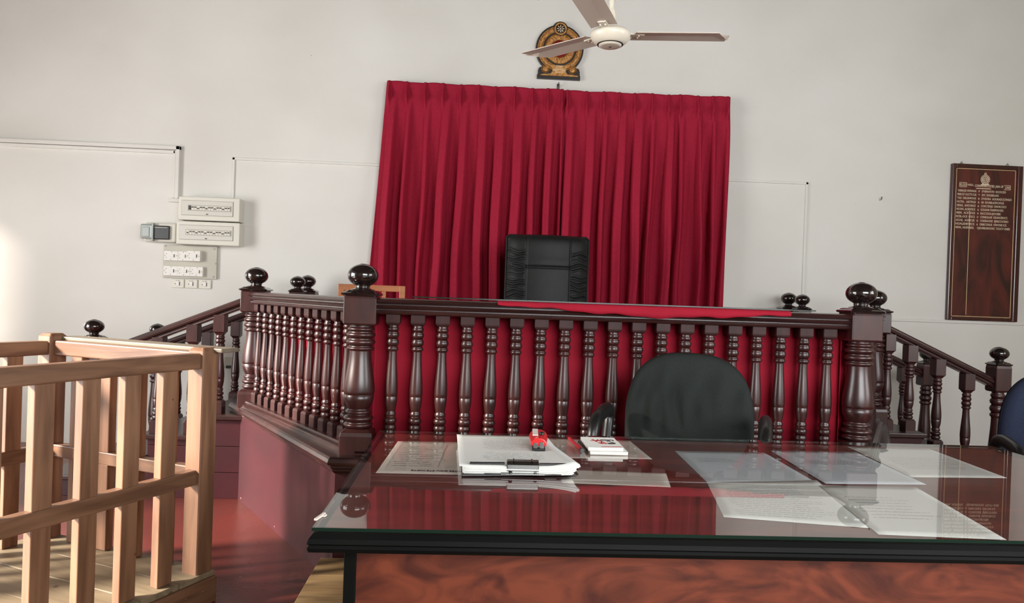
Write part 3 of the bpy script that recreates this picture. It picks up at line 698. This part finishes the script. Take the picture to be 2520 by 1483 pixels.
# ------------------------------------------------------------------ ceiling fan
FX, FY, FZ = .564, 3.25, 2.33
fan = empty('ceiling_fan', (FX, FY, ZC), 0, 'cream three-blade ceiling fan in front of the wall emblem', 'fan'); H = FZ-ZC
MB().lathe([(0, -.040), (.034, -.040), (.050, -.038), (.0505, -.033), (.060, -.030), (.072, -.022), (.084, -.006), (.088, .006), (.087, .016), (.080, .024), (.060, .030), (.035, .034), (.024, .06), (.022, .10), (.014, .125)], 48,
           cap=False).build('motor_housing', 'fan', fan, loc=(0, 0, H))
MB().lathe([(.0505, -.0335), (.0565, -.0345), (.0585, -.0315)], 48, cap=False).build('trim_ring', 'dark', fan, loc=(0, 0, H))
MB().lathe([(.005, -.044), (.005, -.040)], 10).build('centre_screw', 'dark', fan, loc=(0, 0, H))
MB().tube([(0, 0, .12), (0, 0, -H-.02)], .011, 12).build('down_rod', 'fan', fan, loc=(0, 0, H))
MB().tube([(.018, -.004, .16), (.015, -.004, .7), (.018, -.004, -H-.02)], .003, 6).build('supply_cable', 'fan', fan, loc=(0, 0, H))
MB().lathe([(.02, -.09), (.055, -.05), (.06, 0)], 24).build('canopy', 'fan', fan)
for k, a in enumerate((4.0, 125.5, 245.0)):
    m = MB(); th = .004; N_ = 12; vs = []
    for i in range(N_+1):
        t = i/N_; x = .105+.445*t
        wL = .058+.004*t; wR = -.058-.004*t
        if t > .84: wR += (t-.84)/.16*.095
        z = .012+.03*t
        for yv, dz in ((wL, .003), (wL*.1, .007), (wR, -.003)):
            vs.append((x, yv, z+dz)); vs.append((x, yv, z+dz+th))
    fs = []
    for i in range(N_):
        o_ = i*6; p_ = o_+6
        fs += [(o_, p_, p_+2, o_+2), (o_+2, p_+2, p_+4, o_+4), (o_+1, o_+3, p_+3, p_+1), (o_+3, o_+5, p_+5, p_+3), (o_, o_+1, p_+1, p_), (o_+4, p_+4, p_+5, o_+5)]
    fs += [(0, 2, 3, 1), (2, 4, 5, 3), (N_*6, N_*6+1, N_*6+3, N_*6+2), (N_*6+2, N_*6+3, N_*6+5, N_*6+4)]
    b = m.add(vs, fs, 0).build('blade', 'blade', fan, loc=(0, 0, H), rotz=R(a))
    br = MB().box(.06, .15, -.018, .018, .014, .020); br.lathe([(.004, .008), (.004, .024)], 8, c=(.125, .010, 0)).lathe([(.004, .008), (.004, .024)], 8, c=(.125, -.012, 0))
    br.build('blade_arm', 'fan', b)

# ------------------------------------------------------------------ dock (timber witness stand)
R0 = Vector((-.985, 2.78, 0)); U = Vector((-.437, -.8995, 0)); V = Vector((-.8995, .437, 0))
dock = empty('witness_dock', R0, math.atan2(V.y, V.x), 'light brown slatted timber dock standing at the left, in front of the steps', 'dock')
# local frame: x along V (away to the left wall), y along -U?  ->  local +y is V rotated 90 deg
# V rotated +90 = (-V.y, V.x) = (-.437,-.8995) = U, so local +y runs along the near side
DL, DW = .86, .82     # along U, along V
dt = lambda m, n, mt, **k: m.build(n, mt, dock, **k)
for x, y, h in ((0, 0, .945), (DW, 0, .955), (0, DL, .945), (DW, DL, .945)):
    dt(MB().sq([(.037, .10), (.037, h-.012), (.026, h)], (x, y, 0), ch=.1), 'corner_post', 'teakv')
ZT0, ZT1 = .868, .925
def side(x, xs):
    dt(MB().box(x-.024, x+.024, .03, DL-.03, ZT0, ZT1), 'top_rail', 'teakh', bevel=.006)
    dt(MB().box(x-.02, x+.02, .03, DL-.03, .445, .50), 'middle_rail', 'teakh', bevel=.004)
    for k in range(5):
        yc = .160+.150*k
        for za, zb in ((.12, .447), (.498, .872)):
            dt(MB().box(x-.017, x+.017, yc-.031, yc+.031, za, zb), 'slat', 'teakv', bevel=.003)
side(0, 0); side(DW, 0)
dt(MB().box(.03, DW-.03, -.022, .022, ZT0, ZT1+.002), 'top_rail', 'teakh', bevel=.005)
dt(MB().box(.03, DW-.03, -.02, .02, .455, .505), 'middle_rail', 'teakh', bevel=.004)
for k in range(4):
    xc = .162+.163*k
    for za, zb in ((.12, .457), (.503, .872)): dt(MB().box(xc-.030, xc+.030, -.017, .017, za, zb), 'slat', 'teakv', bevel=.003)
dt(MB().box(-.075, DW-.02, -.10, -.012, .926, .942), 'ledge_board', 'greyw', bevel=.004)
# plinth and planked floor
dt(MB().box(-.055, -.025, -.045, DL+.03, 0, .098), 'plinth_board', 'teakh', bevel=.004)
dt(MB().box(-.025, DW+.03, -.045, -.018, 0, .098), 'plinth_board', 'teakh', bevel=.004)
dt(MB().box(DW+.03, DW+.055, -.045, DL+.03, 0, .098), 'plinth_board', 'teakh', bevel=.004)
y = -.04
for k in range(6):
    w = .162; dt(MB().box(-.045, DW+.045, y, min(y+w-.005, DL+.03), .098, .118+.0015*(k % 2)), 'plank', 'plank', bevel=.002); y += w
for yy in (.02, .10, .2): dt(MB().lathe([(.004, 0), (.004, .003), (.002, .004), (0, .004)], 8, T=Matrix.Translation((-.055, yy, .06)) @ Matrix.Rotation(-PI/2, 4, 'Y')), 'peg', 'teakh')

# ------------------------------------------------------------------ low planked dais under the table
da = empty('plank_dais', (.9, 1.6, 0), 0, 'low platform of pale worn planks under the glass-topped table', 'platform'); O3 = Vector((-.9, -1.6, 0))
y = 2.99; k = 0
while y > .5:
    w = .19; o = MB().box(-.575, 1.75, y-w+.004, y, .07, .10+.001*(k % 2)).build('plank', 'dais', da, bevel=.002); o.location = O3; y -= w; k += 1
o = MB().box(-.565, 1.74, .5, 2.97, 0, .068).build('frame', 'dais', da); o.location = O3
# ------------------------------------------------------------------ table
tb = empty('clerk_table', (.67, 1.74, .10), 0, 'large reddish wooden table with black edging and glass top, in the foreground', 'table'); O4 = Vector((-.67, -1.74, -.10))
def tbb(m, n, mt, **k): o = m.build(n, mt, tb, **k); o.location = O4; return o
TX0, TX1, TY0, TY1 = -.252, 1.612, 1.300, 2.205
tbb(MB().box(TX0, TX1, TY0, TY1, .724, .7515), 'tabletop', 'ttop')
ep = [(-.004, .716), (.008, .716), (.016, .719), (.0185, .726), (.0155, .731), (.0185, .734), (.0165, .742), (.010, .750), (.0, .7517), (-.004, .7517)]
tbb(MB().sweep([(a, b) for a, b in ep], [(TX0, TY1, 0), (TX0, TY0, 0), (TX1, TY0, 0), (TX1, TY1, 0)]), 'edging', 'edge')
tbb(MB().box(TX0, TX1, TY1, TY1+.012, .72, .7517), 'rear_edging', 'edge')
tbb(MB().box(-.194, 1.56, 1.345, 1.363, .18, .724), 'front_panel', 'panel')
for X in (-.216, 1.56): tbb(MB().box(X, X+.022, 1.34, 2.12, .10, .724), 'side_panel', 'edge', bevel=.002)
tbb(MB().box(.9, 1.56, 1.6, 2.1, .26, .72), 'drawer_pedestal', 'panel')
glass_sheet('table_glass', TX0-.012, TX1+.006, TY0-.012, TY1+.004, .7545, .7605, 'greenish glass plate covering the whole table top')
ZU = .7525; ZG = .7615
# papers
def paper(name, pts, z, mt, label, lines=None, curl=0, grp=None, ink='ink', seed=1):
    c = Vector((sum(p[0] for p in pts)/4, sum(p[1] for p in pts)/4, z))
    t = empty(name, c, 0, label, 'paper', grp)
    a, b, d, e = [Vector((p[0]-c.x, p[1]-c.y, 0)) for p in pts]   # near-left, far-left, far-right, near-right
    n = 12; vs = []
    for j in range(n+1):
        for i in range(n+1):
            u, v = i/n, j/n; p = (a.lerp(e, u)).lerp(b.lerp(d, u), v); vs.append((p.x, p.y, curl*(u*v)**6))
    o = MB().add(vs, [(j*(n+1)+i, j*(n+1)+i+1, (j+1)*(n+1)+i+1, (j+1)*(n+1)+i) for j in range(n) for i in range(n)], 0, True).build('sheet', mt, t)
    o.modifiers.new('t', 'SOLIDIFY').thickness = .0004
    if lines:
        rn = random.Random(seed); m = MB()
        for (u0, v0, u1, v1, h) in lines:
            # broken word-like runs
            u = u0
            while u < u1:
                w = rn.uniform(.02, .07) if h < .012 else (u1-u0)
                w = min(w, u1-u); q = []
                for (uu, vv) in ((u, v0), (u+w, v0), (u+w, v0+h), (u, v0+h)):
                    p = (a.lerp(e, uu)).lerp(b.lerp(d, uu), vv); q.append((p.x, p.y, .0007))
                m.add(q, [(0, 1, 2, 3)]); u += w+rn.uniform(.004, .016)
        m.build('printed_text', ink, t, kind='stuff')
    return t
def L(n, v0, dv, u0, u1, seed, h=.006):
    rn = random.Random(seed); return [(u0+rn.uniform(0, .08), v0+k*dv, u1-rn.uniform(0, .25), 0, h) for k in range(n)]
lp = L(12, .2, .055, .1, .62, 4, .009)+L(12, .2, .055, .68, .98, 5, .005)+[(.07, .17, .074, 0, .72), (.645, .17, .652, 0, .72)]
t = paper('form_paper', [(-.211, 1.720), (-.198, 2.095), (.02, 2.105), (-.0, 1.722)], ZU, 'paperp', 'printed form under the glass at the table\'s left rear corner', lp, seed=2)
text('heading', 'NAPEE DOU 9T9 NOTE', .014, 'inkd', t, Matrix.Translation((.09, -.155, .0008)) @ Matrix.Rotation(PI, 4, 'Z'), width=.125)
paper('paper_sheet', [(.2, 1.925), (.22, 2.188), (.481, 2.188), (.489, 1.940)], ZU, 'paperp', 'blank greyish sheet under the glass behind the notepads', [(.62, .5, .82, 0, .012)])
paper('paper_strip', [(.215, 1.668), (.24, 1.800), (.485, 1.782), (.461, 1.650)], ZU, 'paperp', 'torn pale strip of paper under the glass right of the clipboard')
paper('paper_sheet', [(.561, 1.690), (.582, 2.055), (.842, 2.063), (.833, 1.720)], ZU, 'paperg', 'bluish sheet under the glass nearest the clerk chair\'s left arm', L(4, .62, .04, .1, .6, 7))
paper('paper_sheet', [(.506, 1.425), (.56, 1.70), (.844, 1.744), (.775, 1.371)], ZU+.0006, 'paper', 'white letter under the glass with many lines of typing', L(17, .10, .045, .1, .9, 8), seed=5)
paper('paper_sheet', [(.850, 1.709), (.870, 2.086), (1.128, 2.098), (1.105, 1.724)], ZU+.0012, 'paperg', 'bluish sheet under the glass in the middle of the right half', L(5, .55, .03, .15, .9, 9))
paper('paper_sheet', [(1.115, 1.800), (1.145, 2.180), (1.400, 2.180), (1.375, 1.814)], ZU+.0006, 'paper', 'white sheet under the glass at the table\'s right rear', L(8, .25, .05, .1, .9, 10))
paper('paper_sheet', [(.765, 1.330), (.825, 1.690), (1.060, 1.692), (.998, 1.312)], ZU+.0018, 'paper', 'white sheet under the glass near the front right', L(8, .3, .06, .1, .8, 12))
# clipboard with a stack of papers
cb = empty('clipboard', (.13, 1.87, ZG), 0, 'black clipboard with silver clip, loaded with a thick stack of papers', 'clipboard'); O5 = Vector((-.13, -1.87, -ZG))
def cbb(m, n, mt, **k): o = m.build(n, mt, cb, **k); o.location = O5; return o
cbb(MB().prism([(-.012, 1.667), (-.024, 2.05), (.222, 2.055), (.258, 1.705), (.252, 1.697)], ZG, ZG+.004), 'board', 'bplas', bevel=.0012)
rn = random.Random(5); z = ZG+.0042
for k in range(13):
    dx, dy = rn.uniform(-.003, .003), rn.uniform(-.003, .003); r_ = rn.uniform(-.006, .006); h = .0014
    if k > 9: dx -= .003*(k-9)
    vs = []; n = 14; c0 = (-.008, 1.680); w, l = .245, .375
    fan_ = .012*max(0, (k-3))/10
    for j in range(n+1):
        for i in range(n+1):
            u, v = i/n, j/n; x = c0[0]+w*u+dx-.016*v+r_*v; yv = c0[1]+l*v+dy-.016*u*(1-v)*0
            x += .030*max(0, u-.55)*max(0, 1-v*1.6)*(.2+k*.11)*1.2; cur = .028*max(0, u-.65)**2*(1-v)*8*(.3+k/13.0); cl = .010*max(0, .12-u)*(v)*3
            vs.append((x, yv, z+cur*.35+cl*.2))
    o = cbb(MB().add(vs, [(j*(n+1)+i, j*(n+1)+i+1, (j+1)*(n+1)+i+1, (j+1)*(n+1)+i) for j in range(n) for i in range(n)], 0, True), 'paper_sheet', 'paperc')
    o.modifiers.new('t', 'SOLIDIFY').thickness = .0012
    z += h
ztop = z
m = MB(); rn = random.Random(9)
for k in range(22):
    yv = 1.75+.0125*k; x = .035+rn.uniform(0, .02)
    if k in (7, 8): continue
    while x < .19:
        w = rn.uniform(.006, .022); m.box(x, x+w, yv, yv+.0012, ztop+.0002, ztop+.0006); x += w+rn.uniform(.002, .012 if k < 9 else .004)
cbb(m, 'printed_text', 'ink', kind='stuff')
# clip
m = MB(); zc = ztop
m.tube([(.005, 1.692, zc+.003), (.085, 1.692, zc+.004)], .003, 8).tube([(.165, 1.692, zc+.004), (.235, 1.700, zc+.003)], .003, 8)
cbb(m, 'spring_wire', 'bplas')
pr = [(-.010, ZG+.003), (-.012, zc+.004), (-.006, zc+.011), (.006, zc+.013), (.016, zc+.010), (.02, zc+.003), (.017, zc+.002), (.012, zc+.006), (.004, zc+.009), (-.004, zc+.008), (-.008, zc+.003), (-.007, ZG+.003)]
m = MB(); x0, x1 = .090, .163
vs = [(x, 1.690+a, b) for x in (x0, x1) for a, b in pr]; n = len(pr)
m.add(vs, [tuple(range(n)), tuple(range(2*n-1, n-1, -1))]+[(k, (k+1) % n, n+(k+1) % n, n+k) for k in range(n)])
m.box(.075, .178, 1.676, 1.690, ZG+.003, ZG+.007); m.box(.104, .107, 1.676, 1.70, zc+.012, zc+.015).box(.146, .149, 1.676, 1.70, zc+.012, zc+.015)
cbb(m, 'clip', 'clipm', bevel=.0015)
m = MB().box(.040, .075, 1.676, 1.688, ZG+.004, ZG+.0065).box(.178, .215, 1.680, 1.690, ZG+.004, ZG+.0065)
m.lathe([(.005, 0), (.005, .006), (0, .006)], 12, c=(.098, 1.680, ZG+.006)).lathe([(.005, 0), (.005, .006), (0, .006)], 12, c=(.155, 1.682, ZG+.006))
cbb(m, 'clip_base', 'bplas')
# stapler on the papers
sp = empty('stapler', (.178, 1.862, ztop+.001), R(-4), 'small red stapler lying on the clipboard papers', 'stapler')
def arch(w0, w1, h0, h1, y0, y1, zb, n=10, nl=8):
    vs = []
    for j in range(nl+1):
        v = j/nl; y = y0+(y1-y0)*v; w = (w0+(w1-w0)*v); h = (h0+(h1-h0)*v)
        for i in range(n+1):
            a = PI*i/n; vs.append((w*math.cos(a)*(1 if abs(math.cos(a)) < .8 else 1), y, zb+h*math.sin(a)**.7))
    fs = [(j*(n+1)+i, (j+1)*(n+1)+i, (j+1)*(n+1)+i+1, j*(n+1)+i+1) for j in range(nl) for i in range(n)]
    fs += [tuple(range(n+1)), tuple(range(nl*(n+1), (nl+1)*(n+1)))[::-1], tuple([j*(n+1) for j in range(nl+1)]+[j*(n+1)+n for j in range(nl, -1, -1)])]
    return MB().add(vs, fs, 0, False)
arch(.020, .025, .020, .026, -.008, .085, .012).build('body', 'red', sp, bevel=.002)
MB().box(-.014, .014, -.004, .085, .006, .016).build('magazine', 'metal', sp, bevel=.002)
MB().box(-.017, .017, -.012, .088, 0, .006).build('base', 'bplas', sp, bevel=.002)
MB().box(-.013, -.003, -.010, -.004, .006, .020).box(.002, .013, -.010, -.004, .006, .022).build('front_plate', 'metal', sp, bevel=.001)
MB().box(-.010, .004, .012, .07, -.001, .0015, T=Matrix.Translation((-.006, 0, .034)) @ Matrix.Rotation(R(5), 4, 'X')).build('sticker', 'white', sp)
MB().lathe([(.006, 0), (.007, .006), (0, .008)], 10, c=(.008, .03, .034)).build('knob', 'bplas', sp)
# pen, notepads
pn = empty('pen', (.297, 2.04, ZG+.0055), 0, 'red pen lying on the glass between the papers and the notepads', 'pen')
MB().tube([(-.006, .085, 0), (.002, -.02, 0)], .0045, 10).build('barrel', 'redi', pn)
MB().tube([(.002, -.018, 0), (.006, -.075, 0)], [.006, .0055], 10).build('cap', 'redi', pn)
MB().tube([(.006, -.075, 0), (.007, -.085, 0)], .0058, 10).build('cap_end', 'bplas', pn)
pn2 = empty('pen', (.318, 2.03, ZG+.0045), 0, 'dark pen half hidden beside the notepad stack', 'pen')
MB().tube([(-.004, .055, 0), (.004, -.05, 0)], .004, 10).build('barrel', 'inkd', pn2)
def pad(z, pts, label, logo=False):
    c = Vector((.367, 2.01, z)); t = empty('notepad', c, 0, label, 'notepad')
    P = [(x-c.x, y-c.y) for x, y in pts]
    MB().prism(P, 0, .0075).build('pages', 'white', t, bevel=.0008); MB().prism([(x*1.01, y*1.01) for x, y in P], .0075, .0083).build('cover', 'paper', t)
    if logo:
        m = MB(); z1 = .0088
        for dx, dy, w, h, a in ((-.018, .035, .004, .026, 12), (-.010, .028, .004, .03, -18), (-.004, .034, .003, .024, 10), (-.014, .03, .03, .004, 14), (.0, .012, .004, .03, -10), (-.006, -.004, .004, .022, 30), (.006, .0, .003, .03, 8), (.002, -.006, .024, .004, 20)):
            T = Matrix.Translation((dx, dy, z1)) @ Matrix.Rotation(R(a), 4, 'Z'); m.box(-w/2, w/2, -h/2, h/2, -.0003, .0002, T=T)
        T = Matrix.Translation((.016, -.05, z1)) @ Matrix.Rotation(R(8), 4, 'Z'); m.box(-.028, .028, -.003, .001, -.0003, .0002, T=T)
        m.build('red_logo', 'redi', t)
        m = MB()
        for dx, dy, w, h, a in ((.018, .044, .034, .005, 6), (.014, .036, .026, .004, -4), (.022, .026, .012, .006, 20), (.030, .006, .004, .02, 40), (.024, -.006, .020, .014, 12), (.036, .036, .004, .014, 0)):
            T = Matrix.Translation((dx, dy, z1)) @ Matrix.Rotation(R(a), 4, 'Z'); m.box(-w/2, w/2, -h/2, h/2, -.0003, .0002, T=T)
        m.build('black_logo', 'inkd', t)
pad(ZG, [(.322, 1.935), (.326, 2.082), (.424, 2.085), (.423, 1.935)], 'lower white notepad of the small stack, right of the pens')
pad(ZG+.0086, [(.318, 1.945), (.319, 2.092), (.414, 2.09), (.412, 1.945)], 'upper notepad of the small stack, with a red and black printed cover', True)
ch = MB().box(-.003, .003, -.02, .02, 0, .004).box(.002, .008, .004, .014, 0, .003); tag(ch.build('wood_chip', 'paperp', bevel=.001, loc=(-.262, 1.345, ZG-.0008), rotz=R(-12)), 'small pale chip on the glass at the table\'s left edge', 'chip')

# ------------------------------------------------------------------ chairs
def star_base(t, z0, mt='bplas'):
    m = MB()
    for k in range(5):
        a = 2*PI*k/5+.3; d = Vector((math.cos(a), math.sin(a), 0))
        l = MB().tube([Vector((0, 0, .105)), d*.15+Vector((0, 0, .095)), d*.29+Vector((0, 0, .07))], [.026, .022, .015], 8, flat=.7).build('base_leg', mt, t)
        T = Matrix.Translation(d*.285+Vector((0, 0, .028))) @ Matrix.Rotation(a, 4, 'Z') @ Matrix.Rotation(PI/2, 4, 'X')
        MB().lathe([(0, -.022), (.026, -.022), (.028, -.016), (.028, .016), (.026, .022), (0, .022)], 16, T=T).build('castor', mt, l)
    MB().lathe([(.035, .08), (.035, .13), (.026, .14), (.026, .28), (.016, .285), (.016, .42)], 20).build('gas_column', mt, t)
def seat_mesh(w, d, z, th=.09):
    vs = []; n = 16
    m = MB(); secs = [(.90, 0), (1.0, .02), (1.0, .055), (.95, .078), (.8, .09), (.4, .094), (0.01, .094)]
    for s, h in secs:
        for k in range(40):
            a = 2*PI*k/40; c, q = math.cos(a), math.sin(a); e = .45
            vs.append((math.copysign(abs(c)**e, c)*w/2*s, math.copysign(abs(q)**e, q)*d/2*s, z+h*th/.09))
    fs = [(i*40+k, i*40+(k+1) % 40, (i+1)*40+(k+1) % 40, (i+1)*40+k) for i in range(len(secs)-1) for k in range(40)]+[tuple(range(40))[::-1]]
    return m.add(vs, fs, 0, True)
def office_chair(name, loc, rz, mt, label, w=.47, zt=.88, zb=.42, arms=True, wr=1.0):
    """local -y is the front of the chair"""
    t = empty(name, loc, rz, label, 'chair')
    star_base(t, 0); seat_mesh(.48, .46, .40).build('seat', mt, t, loc=(0, -.06, 0))
    MB().box(-.12, .12, -.15, .12, .385, .405).build('seat_plate', 'bplas', t)
    n, mm = 44, 44; vs = []
    def outline(a):
        c, s = math.cos(a), math.sin(a)
        zc = zb+(zt-zb)*.42; hu = zt-zc; hd = zc-zb
        e = .72 if s > 0 else .5
        x = math.copysign(abs(c)**(.72 if s > 0 else .45), c)*w/2; z = zc+math.copysign(abs(s)**(.80 if s > 0 else .5), s)*(hu if s > 0 else hd)
        return x, z, zc
    def front(x, z, r):
        u = x/(w/2); v = (z-zb)/(zt-zb); y = .20-.03*(1-u*u)*0+.045*u*u-.03*math.sin(v*PI)
        rim = .03*(1-max(0, 1-(1-r)*7)**2)**.5 if r > .857 else .03
        wrk = 3.5*wr*(.004*math.sin(u*14+2*math.sin(v*5)+1.5)*math.exp(-((v-.72)/.17)**2)+.003*math.sin(u*23+3*v)*math.exp(-((v-.55)/.2)**2)*math.exp(-((u+.2)/.5)**2))
        return y-rim-wrk
    NR, NA = 22, 72
    for j in range(NR+1):
        r = .015+.985*(j/NR)**.8
        for k in range(NA):
            x, z, zc = outline(2*PI*k/NA); xx, zz = x*r, zc+(z-zc)*r; vs.append((xx, front(xx, zz, r), zz))
    fs = [(j*NA+k, j*NA+(k+1) % NA, (j+1)*NA+(k+1) % NA, (j+1)*NA+k) for j in range(NR) for k in range(NA)]
    fs.append(tuple(range(NA))[::-1])
    b = MB().add(vs, fs, 0, True).build('backrest', mt, t); so = b.modifiers.new('t', 'SOLIDIFY'); so.thickness = .02; so.offset = -1
    vs = []
    for j in range(9):
        r = .03+.97*j/8
        for k in range(NA):
            x, z, zc = outline(2*PI*k/NA); xx, zz = x*r*.985, zc+(z-zc)*r*.985; u = xx/(w/2); v = (zz-zb)/(zt-zb)
            vs.append((xx, .245+.045*u*u-.03*math.sin(v*PI)-(.024 if r > .95 else 0), zz))
    sh = MB().add(vs, [(j*NA+k, j*NA+(k+1) % NA, (j+1)*NA+(k+1) % NA, (j+1)*NA+k) for j in range(8) for k in range(NA)], 0, True).build('back_shell', 'bplas', t)
    MB().tube([(0, .05, .40), (0, .20, .40), (0, .262, .46), (0, .262, .62)], .022, 10, flat=.5).build('back_bar', 'bplas', t)
    if arms:
        for s in (-1, 1):
            X = s*(w/2+.035)
            pts = [(s*.20, .0, .405), (X, .02, .45), (X+s*.005, .07, .56), (X+s*.005, .10, .645), (X, .05, .672), (X, -.06, .672), (X, -.15, .655), (X, -.185, .60), (X, -.165, .50), (s*.24, -.12, .43), (s*.20, -.1, .405)]
            sm = []
            for i in range(len(pts)-1):
                p0 = Vector(pts[max(i-1, 0)]); p1 = Vector(pts[i]); p2 = Vector(pts[i+1]); p3 = Vector(pts[min(i+2, len(pts)-1)])
                for q in range(4):
                    q_ = q/4; sm.append(.5*((2*p1)+(-p0+p2)*q_+(2*p0-5*p1+4*p2-p3)*q_**2+(-p0+3*p1-3*p2+p3)*q_**3))
            sm.append(Vector(pts[-1]))
            MB().tube(sm, .021, 10, flat=1.25).build('armrest', 'bplas', t)
    return t
office_chair('office_chair', (.738, 2.53, .10), R(-22), 'fabric', 'charcoal fabric office chair with black arms, behind the glass-topped table', w=.475, zt=.885, zb=.40)
office_chair('office_chair', (2.33, 2.66, 0), R(-20), 'navy', 'navy blue fabric office chair cut off by the right edge of the picture', w=.47, zt=.95, zb=.47, wr=.4)

# judge's leather chair
jc = empty('leather_chair', (.468, 4.55, .465), 0, 'high-backed black leather chair with gathered sides, behind the bench', 'chair')
star_base(jc, 0)
seat_mesh(.52, .50, .42, .11).build('seat', 'leather', jc, loc=(0, -.05, 0)); MB().box(-.14, .14, -.2, .12, .40, .425).build('seat_plate', 'bplas', jc)
def leatherback():
    w, z0, z1 = .268, .50, 1.105; nx, nz = 110, 110; vs = []
    rn = random.Random(3)
    cre = [[(.56+.40*(q+rn.uniform(.2, .8))/14, rn.uniform(-.5, .5), rn.uniform(.5, 1.2), rn.uniform(0, 1)) for q in range(14)] for s in (0, 1)]
    for j in range(nz+1):
        v = j/nz; z = z0+(z1-z0)*v
        for i in range(nx+1):
            u = -1+2*i/nx; x = u*w*(1-.02*max(0, v-.9)*10*(abs(u)**6))
            ex = (1-abs(u)**8)**.5 if abs(u) < 1 else 0; ez = (1-abs(2*v-1)**14)**.5 if abs(2*v-1) < 1 else 0
            y = .17+.05*u*u-.065*ex*ez+.02*v
            sd = abs(u)
            if sd > .525:
                e = min(1, (sd-.525)/.06)*min(1, (1-sd)/.04)
                for cz, sl, am, ph in cre[0 if u < 0 else 1]:
                    zz = .52+(cz-.56)/.42*.50
                    dz = z-(zz+sl*.06*(sd-.76)+.008*math.sin(sd*14+ph*6)); y += e*am*.0085*math.exp(-(dz/.0045)**2)-e*am*.0050*math.exp(-((dz-.013)/.008)**2)
                y += .003
            y += .008*math.exp(-((sd-.525)/.018)**2)
            if sd < .56: y += .008*math.exp(-((z-.898)/.006)**2)-.003*math.exp(-((z-.93)/.03)**2)
            vs.append((x, y, z+.012*(1-u*u)*(v > .5)*(v-.5)))
    fs = [(j*(nx+1)+i, j*(nx+1)+i+1, (j+1)*(nx+1)+i+1, (j+1)*(nx+1)+i) for j in range(nz) for i in range(nx)]
    o = MB().add(vs, fs, 0, True).build('backrest', 'leather', jc); return o
leatherback()
MB().box(-.262, .262, .195, .25, .50, 1.10).build('back_shell', 'leather', jc, bevel=.02)
MB().tube([(-.266, .205, .52), (-.266, .215, 1.09), (-.25, .215, 1.104), (.25, .215, 1.104), (.266, .215, 1.09), (.266, .205, .52)], .006, 8).build('piping', 'leather', jc)
MB().tube([(0, .05, .41), (0, .22, .41), (0, .27, .50), (0, .262, .75)], .03, 10, flat=.5).build('back_bar', 'bplas', jc)
for s in (-1, 1):
    MB().tube([(s*.22, .05, .42), (s*.31, .08, .52), (s*.31, .06, .66), (s*.31, -.18, .67), (s*.31, -.2, .56), (s*.22, -.14, .42)], .02, 10).build('armrest', 'bplas', jc)
# light wooden chair
wc = empty('wooden_chair', (-.628, 4.62, .465), 0, 'light brown wooden chair with open-cut backrest, behind the left of the bench', 'chair')
for s in (-1, 1):
    MB().box(s*.187-.018, s*.187+.018, -.02, .015, 0, .748).build('rear_leg', 'lwood', wc, bevel=.003)
    MB().box(s*.187-.018, s*.187+.018, -.40, -.365, 0, .40).build('leg', 'lwood', wc, bevel=.003)
MB().box(-.205, .205, -.41, .01, .40, .43).build('seat', 'lwood', wc, bevel=.006)
MB().box(-.17, .17, -.018, .012, .710, .748).build('top_rail', 'lwood', wc, bevel=.003); MB().box(-.17, .17, -.018, .012, .52, .55).build('lower_rail', 'lwood', wc, bevel=.003)
for X in (-.075, .075): MB().box(X-.012, X+.012, -.016, .010, .55, .712).build('back_slat', 'lwood', wc, bevel=.002)
MB().box(-.17, .17, -.016, .010, .655, .672).build('middle_rail', 'lwood', wc, bevel=.002)

GR = {'curtain': 'halves of the crimson curtain', 'stair_railing': 'railings of the two side stairs', 'staircase': 'side steps up to the bench', 'office_chair': 'fabric office chairs',
      'distribution_board': 'fuse boxes on the wall', 'switch_plate': 'small switch plates in a row', 'cable_trunking': 'white cable trunkings on the wall', 'notepad': 'stacked notepads',
      'pen': 'pens on the table', 'paper_sheet': 'sheets under the table glass', 'glass_sheet': 'glass covers'}
for o in bpy.data.objects:
    k = o.name.split('.')[0]
    if o.parent is None and k in GR and 'label' in o and k != 'glass_sheet': o['group'] = GR[k]
